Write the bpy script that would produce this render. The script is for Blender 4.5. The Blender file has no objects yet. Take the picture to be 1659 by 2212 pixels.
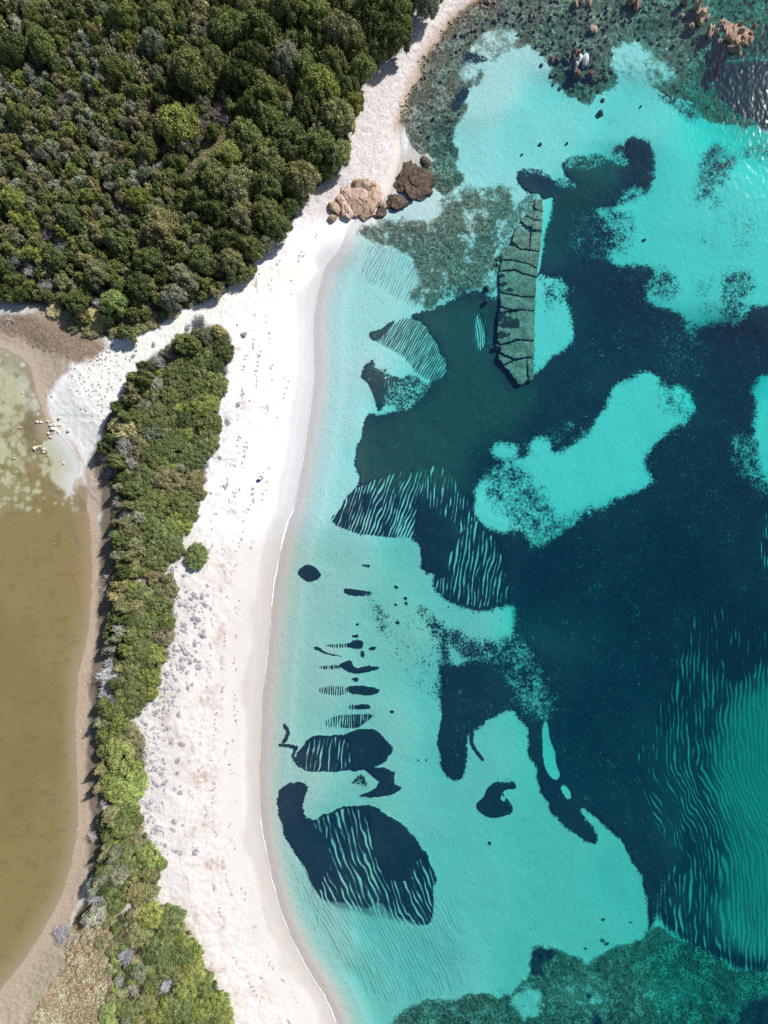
import bpy, math, random
import numpy as np
R = math.radians
sc = bpy.context.scene
COL = sc.collection
rng = np.random.default_rng(7)
random.seed(7)

# ------------------------------------------------------------------ camera, sky, sun, exposure
H = 120.0                      # flying height, metres
S = 2*H*0.5408/1659.0          # metres on the ground per photo unit (photo = 1659 x 2212 units)
CX, CY = 829.5, 1106.0
cam = bpy.data.cameras.new('camera'); cam.sensor_fit = 'HORIZONTAL'; cam.sensor_width = 36
cam.lens = 36/(2*0.5408); cam.clip_start = 1; cam.clip_end = 3000
co = bpy.data.objects.new('camera', cam); co.location = (0, 0, H); COL.objects.link(co); sc.camera = co

SUN_EL, SUN_AZ = R(46), math.atan2(0.75, 0.66)      # azimuth measured from +Y towards +X
w = bpy.data.worlds.new("World"); sc.world = w; w.use_nodes = True
nt = w.node_tree; nt.nodes.clear()
sky = nt.nodes.new('ShaderNodeTexSky'); sky.sky_type = 'NISHITA'; sky.sun_disc = False
sky.sun_elevation = SUN_EL; sky.sun_rotation = SUN_AZ
bg = nt.nodes.new('ShaderNodeBackground'); bg.inputs['Strength'].default_value = 0.075
wo = nt.nodes.new('ShaderNodeOutputWorld')
nt.links.new(sky.outputs[0], bg.inputs[0]); nt.links.new(bg.outputs[0], wo.inputs[0])
sl = bpy.data.lights.new('sun', 'SUN'); sl.energy = 4.3; sl.angle = R(0.55); sl.color = (1.0, 0.965, 0.915)
so = bpy.data.objects.new('sun', sl); COL.objects.link(so)
so.rotation_euler = (math.pi/2-SUN_EL, 0, -SUN_AZ + math.pi)   # lamp shines along -Z
sc.view_settings.view_transform = 'Standard'; sc.view_settings.look = 'None'
sc.view_settings.exposure = 0.27; sc.view_settings.gamma = 1
sc.cycles.use_denoising = False
sc.cycles.max_bounces = 8; sc.cycles.transparent_max_bounces = 12; sc.cycles.volume_bounces = 0
sc.cycles.sample_clamp_indirect = 6; sc.cycles.caustics_reflective = False; sc.cycles.caustics_refractive = False

# ------------------------------------------------------------------ helpers
def D2W(x, y, z=0.0):
    k = S*(H-z)/H
    return ((x-CX)*k, (CY-y)*k, z)

def lin(r, g, b, k=1.0):
    f = lambda v: ((v/255+0.055)/1.055)**2.4 if v > 10 else v/255/12.92
    return np.array([f(r)*k, f(g)*k, f(b)*k])

def tago(o, label=None, cat=None, group=None, kind=None):
    if label: o['label'] = label
    if cat: o['category'] = cat
    if group: o['group'] = group
    if kind: o['kind'] = kind
    return o

def mesh_np(name, V, F, mat=None, smooth=True, attrs=None):
    V = np.asarray(V, np.float32); F = np.asarray(F, np.int32)
    m = bpy.data.meshes.new(name); n = F.shape[1]
    m.vertices.add(len(V)); m.vertices.foreach_set('co', V.ravel())
    m.loops.add(F.size); m.loops.foreach_set('vertex_index', F.ravel())
    m.polygons.add(len(F)); m.polygons.foreach_set('loop_start', np.arange(0, F.size, n, dtype=np.int32))
    m.polygons.foreach_set('use_smooth', np.full(len(F), smooth, bool))
    for k, a in (attrs or {}).items():
        a = np.asarray(a, np.float32)
        if a.ndim == 1:
            at = m.attributes.new(k, 'FLOAT', 'POINT'); at.data.foreach_set('value', a)
        elif a.shape[1] == 3:
            at = m.attributes.new(k, 'FLOAT_VECTOR', 'POINT'); at.data.foreach_set('vector', a.ravel())
    m.update(calc_edges=True)
    if mat: m.materials.append(mat)
    return m

def link(name, mesh, parent=None):
    o = bpy.data.objects.new(name, mesh); COL.objects.link(o)
    if parent: o.parent = parent
    return o

def sstep(a, b, x):
    t = np.clip((x-a)/(b-a), 0, 1); return t*t*(3-2*t)

_lat = rng.random((512, 512)).astype(np.float32)
def vnoise(x, y, seed=0):
    x = x+seed*37.13; y = y+seed*91.7
    xi = np.floor(x).astype(int); yi = np.floor(y).astype(int)
    fx = x-xi; fy = y-yi; fx = fx*fx*(3-2*fx); fy = fy*fy*(3-2*fy)
    g = lambda i, j: _lat[(yi+j) & 511, (xi+i) & 511]
    return (g(0,0)*(1-fx)+g(1,0)*fx)*(1-fy)+(g(0,1)*(1-fx)+g(1,1)*fx)*fy
def fbm(x, y, per, octv=4, seed=0, gain=0.55):
    s = 0; a = 1; t = 0
    for k in range(octv):
        s = s+a*vnoise(x/per*2**k, y/per*2**k, seed+k*5+1); t += a; a *= gain
    return s/t*2-1           # about -1..1

def smooth_poly(P, it=2, closed=True):
    P = np.asarray(P, float)
    for _ in range(it):
        Q = np.roll(P, -1, 0) if closed else P[1:]
        A = P if closed else P[:-1]
        N = np.empty((2*len(A), 2)); N[0::2] = .75*A+.25*Q; N[1::2] = .25*A+.75*Q
        P = N if closed else np.vstack([P[:1], N, P[-1:]])
    return P

def seg_dist(x, y, P, closed=True):
    d = np.full(x.shape, 1e9, np.float32)
    n = len(P)
    for i in range(n if closed else n-1):
        a = P[i]; b = P[(i+1) % n]; ex, ey = b-a; L = ex*ex+ey*ey+1e-9
        t = np.clip(((x-a[0])*ex+(y-a[1])*ey)/L, 0, 1)
        dx = x-a[0]-t*ex; dy = y-a[1]-t*ey
        np.minimum(d, dx*dx+dy*dy, out=d)
    return np.sqrt(d)

def inside(x, y, P):
    c = np.zeros(x.shape, bool); n = len(P)
    for i in range(n):
        a = P[i]; b = P[(i+1) % n]
        if a[1] == b[1]: continue
        c ^= ((a[1] > y) != (b[1] > y)) & (x < (b[0]-a[0])*(y-a[1])/(b[1]-a[1])+a[0])
    return c

def sdf(x, y, P):            # positive inside
    d = seg_dist(x, y, P); return np.where(inside(x, y, P), d, -d)

# ------------------------------------------------------------------ node helper
class NT:
    def __init__(s, name):
        s.m = bpy.data.materials.new(name); s.m.use_nodes = True; s.t = s.m.node_tree; s.t.nodes.clear()
        s.out = s.t.nodes.new('ShaderNodeOutputMaterial')
    def n(s, ty, ins=None, **kw):
        nd = s.t.nodes.new(ty)
        for k, v in kw.items(): setattr(nd, k, v)
        for k, v in (ins or {}).items():
            if isinstance(v, bpy.types.NodeSocket): s.t.links.new(v, nd.inputs[k])
            elif v is not None: nd.inputs[k].default_value = v
        return nd
    def math(s, op, a, b=None, c=None, clamp=False):
        nd = s.n('ShaderNodeMath', {0: a, 1: b, 2: c}, operation=op, use_clamp=clamp); return nd.outputs[0]
    def mix(s, f, a, b, mode='MIX'):
        nd = s.t.nodes.new('ShaderNodeMix'); nd.data_type = 'RGBA'; nd.blend_type = mode; nd.clamp_factor = True
        for k, v in ((0, f), (6, a), (7, b)):
            if isinstance(v, bpy.types.NodeSocket): s.t.links.new(v, nd.inputs[k])
            else:
                if k and len(v) == 3: v = (*v, 1)
                nd.inputs[k].default_value = v
        return nd.outputs[2]
    def noise(s, vec, scale, detail=3, rough=0.55, dist=0.0):
        return s.n('ShaderNodeTexNoise', {'Vector': vec, 'Scale': scale, 'Detail': detail, 'Roughness': rough, 'Distortion': dist}).outputs['Fac']
    def attr(s, name, out='Fac'):
        return s.n('ShaderNodeAttribute', attribute_name=name).outputs[out]
    def ramp(s, v, a, b, lo=0.0, hi=1.0):
        return s.n('ShaderNodeMapRange', {'Value': v, 'From Min': a, 'From Max': b, 'To Min': lo, 'To Max': hi}, interpolation_type='SMOOTHSTEP').outputs[0]
    def lramp(s, v, a, b, lo=0.0, hi=1.0):
        return s.n('ShaderNodeMapRange', {'Value': v, 'From Min': a, 'From Max': b, 'To Min': lo, 'To Max': hi}).outputs[0]
    def pos(s): return s.n('ShaderNodeNewGeometry').outputs['Position']
    def obj(s): return s.n('ShaderNodeTexCoord').outputs['Object']
    def bump(s, h, strength, dist=0.1, normal=None):
        return s.n('ShaderNodeBump', {'Height': h, 'Strength': strength, 'Distance': dist, 'Normal': normal}).outputs[0]
    def surf(s, sh, vol=None):
        s.t.links.new(sh, s.out.inputs[0])
        if vol: s.t.links.new(vol, s.out.inputs[1])
        return s.m
    def pbr(s, col, rough=0.9, normal=None, **kw):
        ins = {'Base Color': col if isinstance(col, bpy.types.NodeSocket) else (*col, 1), 'Roughness': rough, 'Normal': normal}
        ins.update(kw); return s.n('ShaderNodeBsdfPrincipled', ins).outputs[0]

# ------------------------------------------------------------------ terrain fields, drawn up in photo units
def axis(lo, hi, step, far):
    a = np.arange(lo, hi+step, step)
    o = np.array([8, 24, 50, 90, 150, 240, 380, 600, 900, 1400, 2200, 3400], float); o = o[o < far]
    return np.concatenate([lo-o[::-1], a, a[-1]+o])
STEP = 2.0
gx = axis(-60, 1720, STEP, 9e3); gy = axis(-60, 2272, STEP, 9e3)
GX, GY = np.meshgrid(gx, gy); NY, NX = GX.shape
W1x = fbm(GX, GY, 26, 4, 1); W1y = fbm(GX, GY, 26, 4, 2)       # fine warp
W2x = fbm(GX, GY, 90, 3, 3); W2y = fbm(GX, GY, 90, 3, 4)       # broad warp

def op_mask(P, soft=3, warp=4, broad=0, it=1):
    P = smooth_poly(P, it); m = soft+warp*2+broad*2+6
    i0 = np.searchsorted(gx, P[:,0].min()-m); i1 = np.searchsorted(gx, P[:,0].max()+m)
    j0 = np.searchsorted(gy, P[:,1].min()-m); j1 = np.searchsorted(gy, P[:,1].max()+m)
    sl = (slice(j0, j1), slice(i0, i1))
    d = sdf(GX[sl]+warp*W1x[sl]+broad*W2x[sl], GY[sl]+warp*W1y[sl]+broad*W2y[sl], P)
    return sl, sstep(-soft, soft, d)

def poly_stroke(P, wd):
    """closed outline round a polyline"""
    P = np.asarray(P, float); T = np.gradient(P, axis=0); T /= np.linalg.norm(T, axis=1)[:,None]+1e-9
    N = np.stack([-T[:,1], T[:,0]], 1)*wd/2
    return np.vstack([P+N, (P-N)[::-1]])

SHORE = [(1080,-300),(1062,-40),(1053,0),(996,27),(953,80),(920,123),(900,173),(886,207),(866,267),(861,300),(866,330),(860,362),(850,392),(842,418),
 (815,440),(800,467),(765,474),(750,493),(738,533),(706,570),(693,603),(676,686),(679,753),(678,836),(666,913),(656,986),(643,1053),(633,1103),
 (616,1139),(603,1193),(591,1256),(585,1323),(578,1406),(573,1456),(568,1500),(563,1600),(560,1700),(566,1792),(573,1832),(586,1899),
 (603,1959),(620,2009),(650,2069),(680,2119),(706,2159),(728,2212),(760,2300),(900,2600),(1400,5800)]
shore_s = smooth_poly(SHORE, 2, False)
SEA = np.vstack([shore_s, [(6000,6000),(6000,-6000),(1100,-6000)]])
sea_sd = sdf(GX+2.0*W1x, GY+2.0*W1y, SEA)              # + in the sea, photo units
LAG = [(-4000,700),(-60,738),(0,748),(27,760),(60,778),(73,806),(80,846),(90,873),(97,893),(104,915),(125,930),(140,945),(160,970),(172,996),(176,1026),
 (160,1050),(166,1062),(185,1085),(190,1106),(197,1126),(200,1216),(197,1313),(193,1359),(187,1392),(173,1439),(167,1506),(163,1572),(167,1659),(167,1719),
 (170,1759),(163,1826),(150,1886),(133,1942),(103,1996),(73,2046),(43,2086),(0,2142),(-60,2190),(-4000,3500)]
lag_sd = sdf(GX+3*W1x, GY+3*W1y, smooth_poly(LAG, 2))

CTRL = [(780,650,1.0),(760,800,.9),(740,900,1.0),(700,1100,1.1),(690,1250,1.1),(720,1200,1.4),(650,1450,1.1),(620,1700,.9),(660,1900,1.1),(700,2050,1.1),(800,2150,1.9),(900,2080,2.4),
 (900,560,1.2),(820,520,.8),(950,900,2.9),(850,930,2.4),(900,1180,2.1),(850,1350,1.9),(800,1600,1.7),(750,1800,1.9),(850,2000,2.1),(1000,1650,2.5),(1000,1900,2.6),(1200,1800,3.0),(1250,2000,3.1),
 (1350,1900,3.3),(1150,2080,2.9),(950,2120,2.2),(1100,1000,3.4),(1300,700,4.6),(1280,950,3.4),(1400,870,3.4),(1550,800,6.0),(1400,1300,6.0),(1300,1600,4.8),(1500,1500,6.2),(1640,1600,6.6),
 (1600,1900,6.0),(1500,2100,4.6),(1300,2180,2.8),(1050,200,.9),(1000,330,1.3),(1130,300,1.7),(1200,230,1.9),(1350,250,2.4),(1550,450,3.1),(1600,600,3.2),(1480,560,3.2),(1200,100,.9),(1400,90,1.4),(1300,30,.6),(1120,20,.5),(1480,40,1.0),
 (1620,230,7.0),(1700,150,8),(1600,20,2.6),(940,200,.45),(1000,80,.5),(1100,40,.7),(1100,450,1.4),(1000,470,.9),(870,350,.15),(905,450,.5),(1120,600,2.6),(1130,750,3.0),(1030,700,2.9),
 (1030,560,1.5),(1350,400,3.4),(1240,500,3.6),(1200,700,3.0),(1040,1200,3.0),(1000,1330,2.4),(1150,1450,3.4),(1000,1500,2.6),(1650,950,3.8),(1800,1200,7),(1640,1200,5.0),(1180,1300,5)]
def field(pts, sig):
    num = 0; den = 1e-9
    for (x, y, v) in pts:
        q = ((GX-x)**2+(GY-y)**2)/sig**2; wt = 1/(q*q+0.08*q+1e-4)
        num = num+wt*v; den = den+wt
    return num/den
depth_c = field(CTRL, 110.)
depth_c = depth_c+0.10*W2x*np.minimum(depth_c, 2)
sd = np.maximum(sea_sd, 0)
sh = 0.003*sd+0.6*sstep(12, 50, sd)+.3*sstep(45, 120, sd)+0.012*np.maximum(sd-60, 0)
sh = sh+.6*sstep(1800, 2000, GY)*sstep(10, 90, sd)
stony = sstep(500, 440, GY)
sh = sh*(1-stony)+stony*(0.010*sd+0.25*sstep(0, 60, sd)+0.006*np.maximum(sd-60, 0))
depth = np.minimum(sh, depth_c)
# smooth min so no crease shows
k = 0.35; hh = np.clip(0.5+0.5*(depth_c-sh)/k, 0, 1); depth = depth_c*(1-hh)+sh*hh-k*hh*(1-hh); depth = np.where(sea_sd > 0, np.maximum(depth, 0.003*sd), 0)
ld = np.maximum(-sea_sd, 0)
land = 0.0045*ld+0.35*sstep(0, 45, ld)+0.55*sstep(50, 220, ld); land = np.minimum(land, 1.6)
lagd = np.maximum(-lag_sd, 0)
land2 = 0.36+0.004*lagd+0.9*sstep(10, 90, lagd)
land = np.minimum(land, land2)
land = np.where(lag_sd > 0, 0.35-0.25*sstep(0, 60, lag_sd), land)
Z = np.where(sea_sd > 0, -depth, land)

cov = np.zeros_like(GX); tone = np.zeros_like(GX); rip = np.zeros_like(GX); rub = np.zeros_like(GX); opa = np.ones_like(GX)
RU = GX/9.0; RV = GY/9.0
def paint(P, c=None, t=None, r=None, k=None, op=None, soft=3, warp=4, broad=0, it=1):
    sl, m = op_mask(P, soft, warp, broad, it)
    for arr, v in ((cov, c), (tone, t), (rip, r), (rub, k), (opa, op)):
        if v is not None: arr[sl] = arr[sl]*(1-m)+v*m

# --- rubble and weed on rock
paint([(1053,-40),(996,24),(953,78),(918,123),(897,173),(880,207),(862,262),(872,300),(905,330),(940,350),(985,370),(990,330),(985,262),(1010,235),(1000,200),(1035,180),(1060,140),(1100,100),(1150,105),(1183,133),
 (1189,165),(1216,200),(1240,220),(1293,215),(1313,193),(1340,175),(1330,130),(1340,100),(1400,105),(1440,160),(1400,190),(1440,207),(1483,213),(1520,255),(1556,267),(1600,270),(1750,320),(1750,-60)], k=1, soft=12, warp=12, broad=6)
paint([(1000,120),(1060,60),(1120,60),(1120,100),(1060,130),(1010,190),(985,170)], k=.45, soft=14, warp=10)
paint([(1180,80),(1250,60),(1350,70),(1450,60),(1460,110),(1400,130),(1330,110),(1260,90)], k=.75, soft=20, warp=10)
paint([(1310,120),(1360,85),(1400,110),(1470,150),(1440,190),(1380,170),(1330,170)], k=.35, soft=14, warp=12)
paint([(760,492),(800,478),(860,470),(885,452),(905,435),(960,425),(1000,395),(1040,398),(1106,395),(1112,440),(1080,520),(1075,620),(1030,625),(960,655),(905,668),(880,640),(905,600),(880,550),(800,525)], k=.75, soft=14, warp=12)
paint([(870,455),(905,430),(945,432),(960,460),(930,480),(880,480)], k=.15, soft=9, warp=8)
paint([(905,350),(930,345),(985,365),(1010,380),(990,410),(950,425),(930,400)], k=.95, soft=8, warp=8)
paint([(836,2240),(860,2180),(900,2160),(953,2162),(1013,2152),(1036,2142),(1075,2150),(1106,2128),(1139,2126),(1136,2092),(1149,2049),(1175,2045),(1199,2051),(1223,2062),(1253,2070),(1276,2089),(1293,2069),
 (1323,2054),(1346,2046),(1383,2040),(1406,2012),(1426,1998),(1456,2019),(1490,2040),(1539,2052),(1573,2079),(1596,2098),(1730,2092),(1730,2400),(836,2400)], k=1, soft=15, warp=14, broad=4)
paint([(1180,2120),(1260,2110),(1330,2140),(1300,2190),(1200,2180)], k=.66, soft=30, warp=14)
paint([(1380,2120),(1480,2090),(1540,2130),(1480,2190),(1400,2180)], k=.7, soft=30, warp=14)
paint([(1100,2150),(1145,2130),(1170,2150),(1165,2190),(1120,2200)], k=.3, soft=12, warp=10)
for (x, y, rr) in [(1300,2032,9),(1310,2040,10),(1265,2050,6),(1383,2038,7),(1360,1993,5),(1302,1986,6),(1146,2006,4)]:
    paint([(x-rr,y),(x,y-rr*.7),(x+rr,y),(x,y+rr*.7)], k=1, soft=2, warp=5)
# --- dark seagrass
G = dict(t=0, r=0)
paint([(1192,432),(1160,440),(1116,400),(1112,383),(1126,363),(1163,363),(1185,380),(1215,398),(1252,410),(1258,412),(1240,395),(1218,372),(1206,360),(1233,342),(1279,333),(1319,343),(1346,362),(1362,350),(1352,330),
 (1339,316),(1353,301),(1383,298),(1409,317),(1415,343),(1410,370),(1413,393),(1396,413),(1366,433),(1323,450),(1290,455),(1275,480),(1262,520),(1290,545),(1323,556),(1325,580),(1359,573),(1406,570),(1409,596),(1393,626),(1396,650),
 (1426,666),(1466,670),(1486,686),(1479,703),(1486,740),(1496,772),(1503,740),(1503,710),(1529,696),(1553,693),(1589,700),(1616,676),(1639,656),(1760,660),(1760,800),(1644,808),(1626,836),(1636,870),(1626,913),(1626,936),(1639,970),(1640,1000),(1648,1046),(1760,1060),
 (1760,1420),(1659,1390),(1600,1440),(1500,1500),(1400,1600),(1390,1700),(1420,1790),(1475,1830),(1455,1876),(1420,1935),(1412,1992),(1399,2020),(1400,1992),(1396,1952),(1389,1906),(1379,1882),(1359,1849),(1333,1806),(1306,1786),(1283,1766),
 (1266,1749),(1256,1752),(1269,1772),(1286,1792),(1293,1817),(1276,1823),(1256,1816),(1239,1799),(1213,1782),(1189,1752),(1173,1709),(1163,1676),(1156,1653),(1139,1626),(1143,1589),(1128,1566),(1106,1533),(1080,1543),(1053,1559),(1020,1575),(1005,1606),
 (1005,1645),(1004,1672),(986,1686),(970,1679),(955,1660),(946,1606),(951,1573),(953,1539),(944,1466),(960,1420),(950,1373),(990,1385),(1060,1420),(1108,1400),(1106,1370),(1112,1330),(1106,1306),(1086,1313),(1046,1318),(1006,1313),(970,1299),(946,1283),
 (934,1258),(946,1240),(914,1240),(910,1196),(896,1166),(873,1150),(853,1161),(813,1159),(770,1153),(726,1136),(713,1122),(735,1103),(753,1076),(776,1053),(770,1020),(765,986),(770,963),(783,936),(786,903),(815,890),(860,890),(886,883),(900,863),(923,846),
 (923,828),(953,816),(968,786),(946,753),(930,720),(906,693),(883,687),(906,673),(953,661),(980,642),(1033,623),(1063,648),(1085,640),(1085,560),(1160,430)], c=1.06, soft=7, warp=8, broad=2, **G)
# lighter, thinner meadow in the shallower middle (brownish at the rim)
paint([(770,960),(800,905),(900,880),(960,800),(930,720),(900,680),(980,645),(1050,630),(1075,700),(1080,800),(1110,840),(1160,840),(1120,930),(1040,960),(1010,1000),(1010,1060),(900,1060),(790,1060)], t=.85, soft=40, warp=8)
paint([(765,960),(783,930),(800,990),(790,1050),(770,1040)], t=1.0, soft=10)
paint([(1115,370),(1200,430),(1290,330),(1350,350),(1330,400),(1290,450),(1240,560),(1160,600),(1160,440)], t=.5, soft=30)
paint([(1120,1310),(1300,1330),(1300,1400),(1200,1430),(1130,1400)], t=.25, soft=50)
paint([(1380,1530),(1450,1620),(1470,1700),(1500,1790),(1440,1880),(1400,1700)], t=.35, soft=40)
paint([(1250,300),(1340,345),(1330,410),(1200,360)], t=.9, soft=14)
# fading edges
paint([(1290,455),(1330,452),(1380,470),(1360,540),(1322,556),(1280,540),(1262,500)], c=.45, soft=16, warp=8)
paint([(1230,455),(1280,450),(1330,500),(1310,560),(1240,560),(1215,500)], c=.85, soft=16, warp=8)
for P in [[(1204,365),(1233,340),(1279,331),(1322,343),(1300,362),(1250,365)],[(1340,345),(1362,350),(1350,318),(1335,312),(1322,330)],[(1114,375),(1128,361),(1165,361),(1190,385),(1150,380)],[(1320,452),(1366,433),(1400,412),(1395,395),(1350,410)],[(1193,400),(1260,413),(1240,394),(1210,380)]]:
    paint(P, c=.62, soft=9, warp=7)
paint([(1175,422),(1172,470),(1160,520),(1140,560),(1095,575),(1075,625),(1060,644),(1035,622),(1060,560),(1085,500),(1112,440),(1140,420)], c=0, t=0, r=0, k=.62, soft=5, warp=5)
# sand islands
def sand(P, **kw): paint(P, c=0, r=0, t=0, **kw)
sand([(1159,590),(1190,600),(1219,606),(1222,640),(1233,693),(1239,720),(1226,753),(1189,773),(1159,812),(1150,812),(1150,600)], soft=5, warp=4)
paint([(1159,590),(1190,600),(1225,606),(1232,650),(1190,680),(1170,660)], c=.42, soft=14, warp=6)
sand([(1185,430),(1194,420),(1192,450),(1175,520),(1165,590),(1150,600),(1150,440)], soft=2.5, warp=2)
sand([(1326,833),(1353,823),(1389,803),(1419,810),(1439,840),(1473,830),(1499,860),(1503,886),(1483,913),(1453,923),(1423,953),(1396,976),(1389,1010),(1420,1035),(1389,1053),(1353,1076),(1322,1078),(1313,1098),(1269,1104),(1239,1139),(1193,1156),(1173,1183),
 (1149,1189),(1143,1160),(1130,1149),(1106,1145),(1086,1153),(1066,1149),(1046,1133),(1030,1106),(1024,1065),(1033,1046),(1056,1020),(1073,1010),(1106,995),(1139,988),(1189,980),(1233,966),(1263,943),(1293,906),(1313,870)], soft=7, warp=8)
paint([(1038,1045),(1060,1018),(1110,1000),(1150,1030),(1190,1080),(1210,1130),(1160,1175),(1110,1130),(1070,1110)], c=.5, soft=14, warp=8)
paint([(1320,1080),(1250,1115),(1160,1190),(1140,1150),(1200,1120),(1280,1090)], c=.45, soft=10, warp=8)
paint([(1420,815),(1450,840),(1500,870),(1500,900),(1450,900),(1420,870)], c=.3, soft=12, warp=8)
paint([(1180,930),(1230,900),(1290,900),(1250,950),(1190,985),(1175,960)], c=.88, soft=10, warp=6)
sand([(1140,955),(1160,940),(1190,955),(1190,975),(1165,990),(1140,980)], soft=10, warp=5)
sand([(1060,975),(1075,958),(1105,955),(1122,970),(1110,990),(1080,992)], soft=8, warp=5)
paint([(1096,960),(1106,958),(1108,968),(1098,968)], c=1, soft=3, warp=3)
paint([(1570,940),(1625,935),(1640,1000),(1660,1050),(1680,1100),(1640,1060),(1590,1010)], c=.62, soft=18, warp=10)
paint([(1549,600),(1590,575),(1630,600),(1620,650),(1590,700),(1550,695),(1560,650)], c=.62, soft=16, warp=10)
paint([(1400,580),(1440,570),(1460,600),(1470,640),(1420,650),(1395,620)], c=.5, soft=14, warp=8)
paint([(1500,590),(1560,600),(1550,690),(1510,700),(1500,640)], c=.22, soft=14, warp=8)
paint([(1420,690),(1490,690),(1520,760),(1500,820),(1430,800)], c=.93, soft=30, warp=8)
paint([(1533,318),(1560,310),(1592,330),(1588,370),(1572,400),(1550,398),(1545,425),(1508,450),(1498,425),(1513,380),(1513,340)], c=.62, soft=12, warp=10)
paint([(1543,420),(1558,436),(1558,468),(1540,470),(1536,440)], c=.6, soft=5, warp=8)
paint([(1500,460),(1580,440),(1640,470),(1640,560),(1540,560)], c=.12, soft=20, warp=8)
paint([(1560,330),(1600,330),(1640,300),(1700,320),(1700,360),(1600,350)], c=.35, soft=14, warp=8)
paint([(1410,205),(1450,200),(1500,215),(1520,250),(1500,270),(1440,225)], c=.5, soft=8, warp=8)
paint([(1532,148),(1560,140),(1600,125),(1760,130),(1760,310),(1660,285),(1619,262),(1573,235),(1541,200)], c=1.05, t=0, k=0, soft=6, warp=6)
sand([(1174,1556),(1186,1559),(1189,1606),(1199,1612),(1204,1659),(1210,1676),(1203,1687),(1189,1680),(1176,1659),(1171,1606)], soft=2, warp=3)
sand([(1209,1699),(1224,1696),(1236,1719),(1229,1728),(1218,1719)], soft=2, warp=2)
# speckled transition below the rippled meadow
paint([(893,1306),(920,1310),(960,1350),(1010,1375),(1060,1385),(1106,1372),(1130,1400),(1170,1440),(1195,1500),(1200,1540),(1150,1560),(1106,1520),(1060,1530),(1000,1480),(950,1430),(925,1360)], c=.72, soft=20, warp=10)
paint([(1110,1370),(1150,1390),(1165,1470),(1200,1530),(1175,1560),(1140,1540),(1110,1470)], c=.66, soft=14, warp=8)
paint([(960,1375),(990,1410),(1006,1440),(1000,1480),(985,1450)], c=.12, soft=7, warp=5)
paint([(800,1330),(900,1310),(930,1370),(950,1450),(950,1540),(880,1500),(830,1400)], c=.22, soft=30, warp=10)
paint([(960,1440),(1060,1430),(1110,1500),(1080,1543),(1010,1575),(1005,1660),(986,1684),(960,1670),(948,1600),(955,1530)], c=1.0, soft=6, warp=6)
paint([(940,1290),(1000,1320),(1100,1318),(1105,1360),(1030,1370),(960,1340)], c=.1, soft=10, warp=8)
paint(poly_stroke([(1023,1579),(1018,1599),(1024,1620),(1043,1644)], 9), c=1, soft=2.5, warp=4)
paint([(1030,1752),(1028,1735),(1046,1722),(1050,1702),(1070,1687),(1100,1684),(1115,1692),(1114,1705),(1092,1706),(1086,1715),(1095,1727),(1105,1735),(1108,1756),(1080,1768),(1053,1767)], c=1, soft=2, warp=3)
sand([(1082,1718),(1092,1722),(1090,1732),(1083,1730)], soft=1.5, warp=2)
# ripple zones
def rzone(P, lam, bend, c=None, soft=3, warp=4, amp=1.0, **kw):
    P = np.asarray(P, float); sl, m = op_mask(P, 1, 0, 0); Q = m > 0.5
    i0 = np.searchsorted(gx, P[:,0].min()-30); i1 = np.searchsorted(gx, P[:,0].max()+30)
    j0 = np.searchsorted(gy, P[:,1].min()-30); j1 = np.searchsorted(gy, P[:,1].max()+30)
    s2 = (slice(j0, j1), slice(i0, i1)); d = sdf(GX[s2], GY[s2], P) > -12
    bx = np.interp(GY[s2], [b[0] for b in bend], [b[1] for b in bend])
    n = fbm(GX[s2], GY[s2]*0.45, 34, 3, 11)*lam*1.1*amp
    RU[s2] = np.where(d, (GX[s2]-bx+n)/lam, RU[s2]); RV[s2] = np.where(d, GY[s2]/lam, RV[s2])
    paint(P, c=c, r=1, soft=soft, warp=warp, **kw)
def slope(k, y0=0): return [(y0-3000, -3000*k), (y0+3000, 3000*k)]
# right-hand rippled sand, four steps of cover
BR = [(1300,0),(1659,5),(1790,70),(1860,88),(2000,92),(2200,100)]
rzone([(1363,1600),(1390,1565),(1450,1480),(1500,1300),(1570,1310),(1760,1370),(1760,2094),(1596,2098),(1573,2079),(1506,2048),(1453,2014),(1412,1978),(1422,1935),(1456,1876),(1472,1825),(1432,1809),(1406,1769),(1386,1725),(1363,1659)], 9.8, BR, c=.95, soft=16)
paint([(1450,1400),(1510,1320),(1530,1400),(1520,1500),(1460,1600),(1400,1620),(1440,1500)], c=.84, soft=18)
paint([(1760,1400),(1640,1430),(1590,1480),(1510,1440),(1490,1530),(1450,1560),(1420,1620),(1440,1690),(1480,1760),(1500,1850),(1470,1890),(1430,1950),(1460,2010),(1560,2060),(1760,2100)], c=.74, op=.85, soft=16)
paint([(1760,1440),(1640,1470),(1580,1530),(1545,1620),(1540,1700),(1570,1800),(1570,1900),(1540,1980),(1590,2060),(1760,2090)], c=.52, op=.46, soft=34)
paint([(1760,1480),(1640,1500),(1600,1600),(1600,1700),(1640,1800),(1620,1950),(1760,2050)], c=.45, op=.27, soft=34)
rzone([(1636,1110),(1670,1100),(1760,1250),(1640,1250)], 6, slope(0), c=.8, soft=10)
# vertical ripples F2
rzone([(1030,1118),(1000,1105),(984,1135),(988,1166),(964,1179),(968,1239),(938,1252),(942,1275),(970,1292),(1010,1309),(1060,1312),(1090,1304),(1103,1286),(1096,1239),(1083,1189),(1073,1166),(1050,1148)], 8.5, slope(-.12,1200), c=.75, soft=5)
rzone([(895,1010),(960,1000),(1000,1060),(1030,1110),(990,1140),(960,1120),(905,1080)], 7.5, slope(-.1,1100), c=.82, soft=12)
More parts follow.
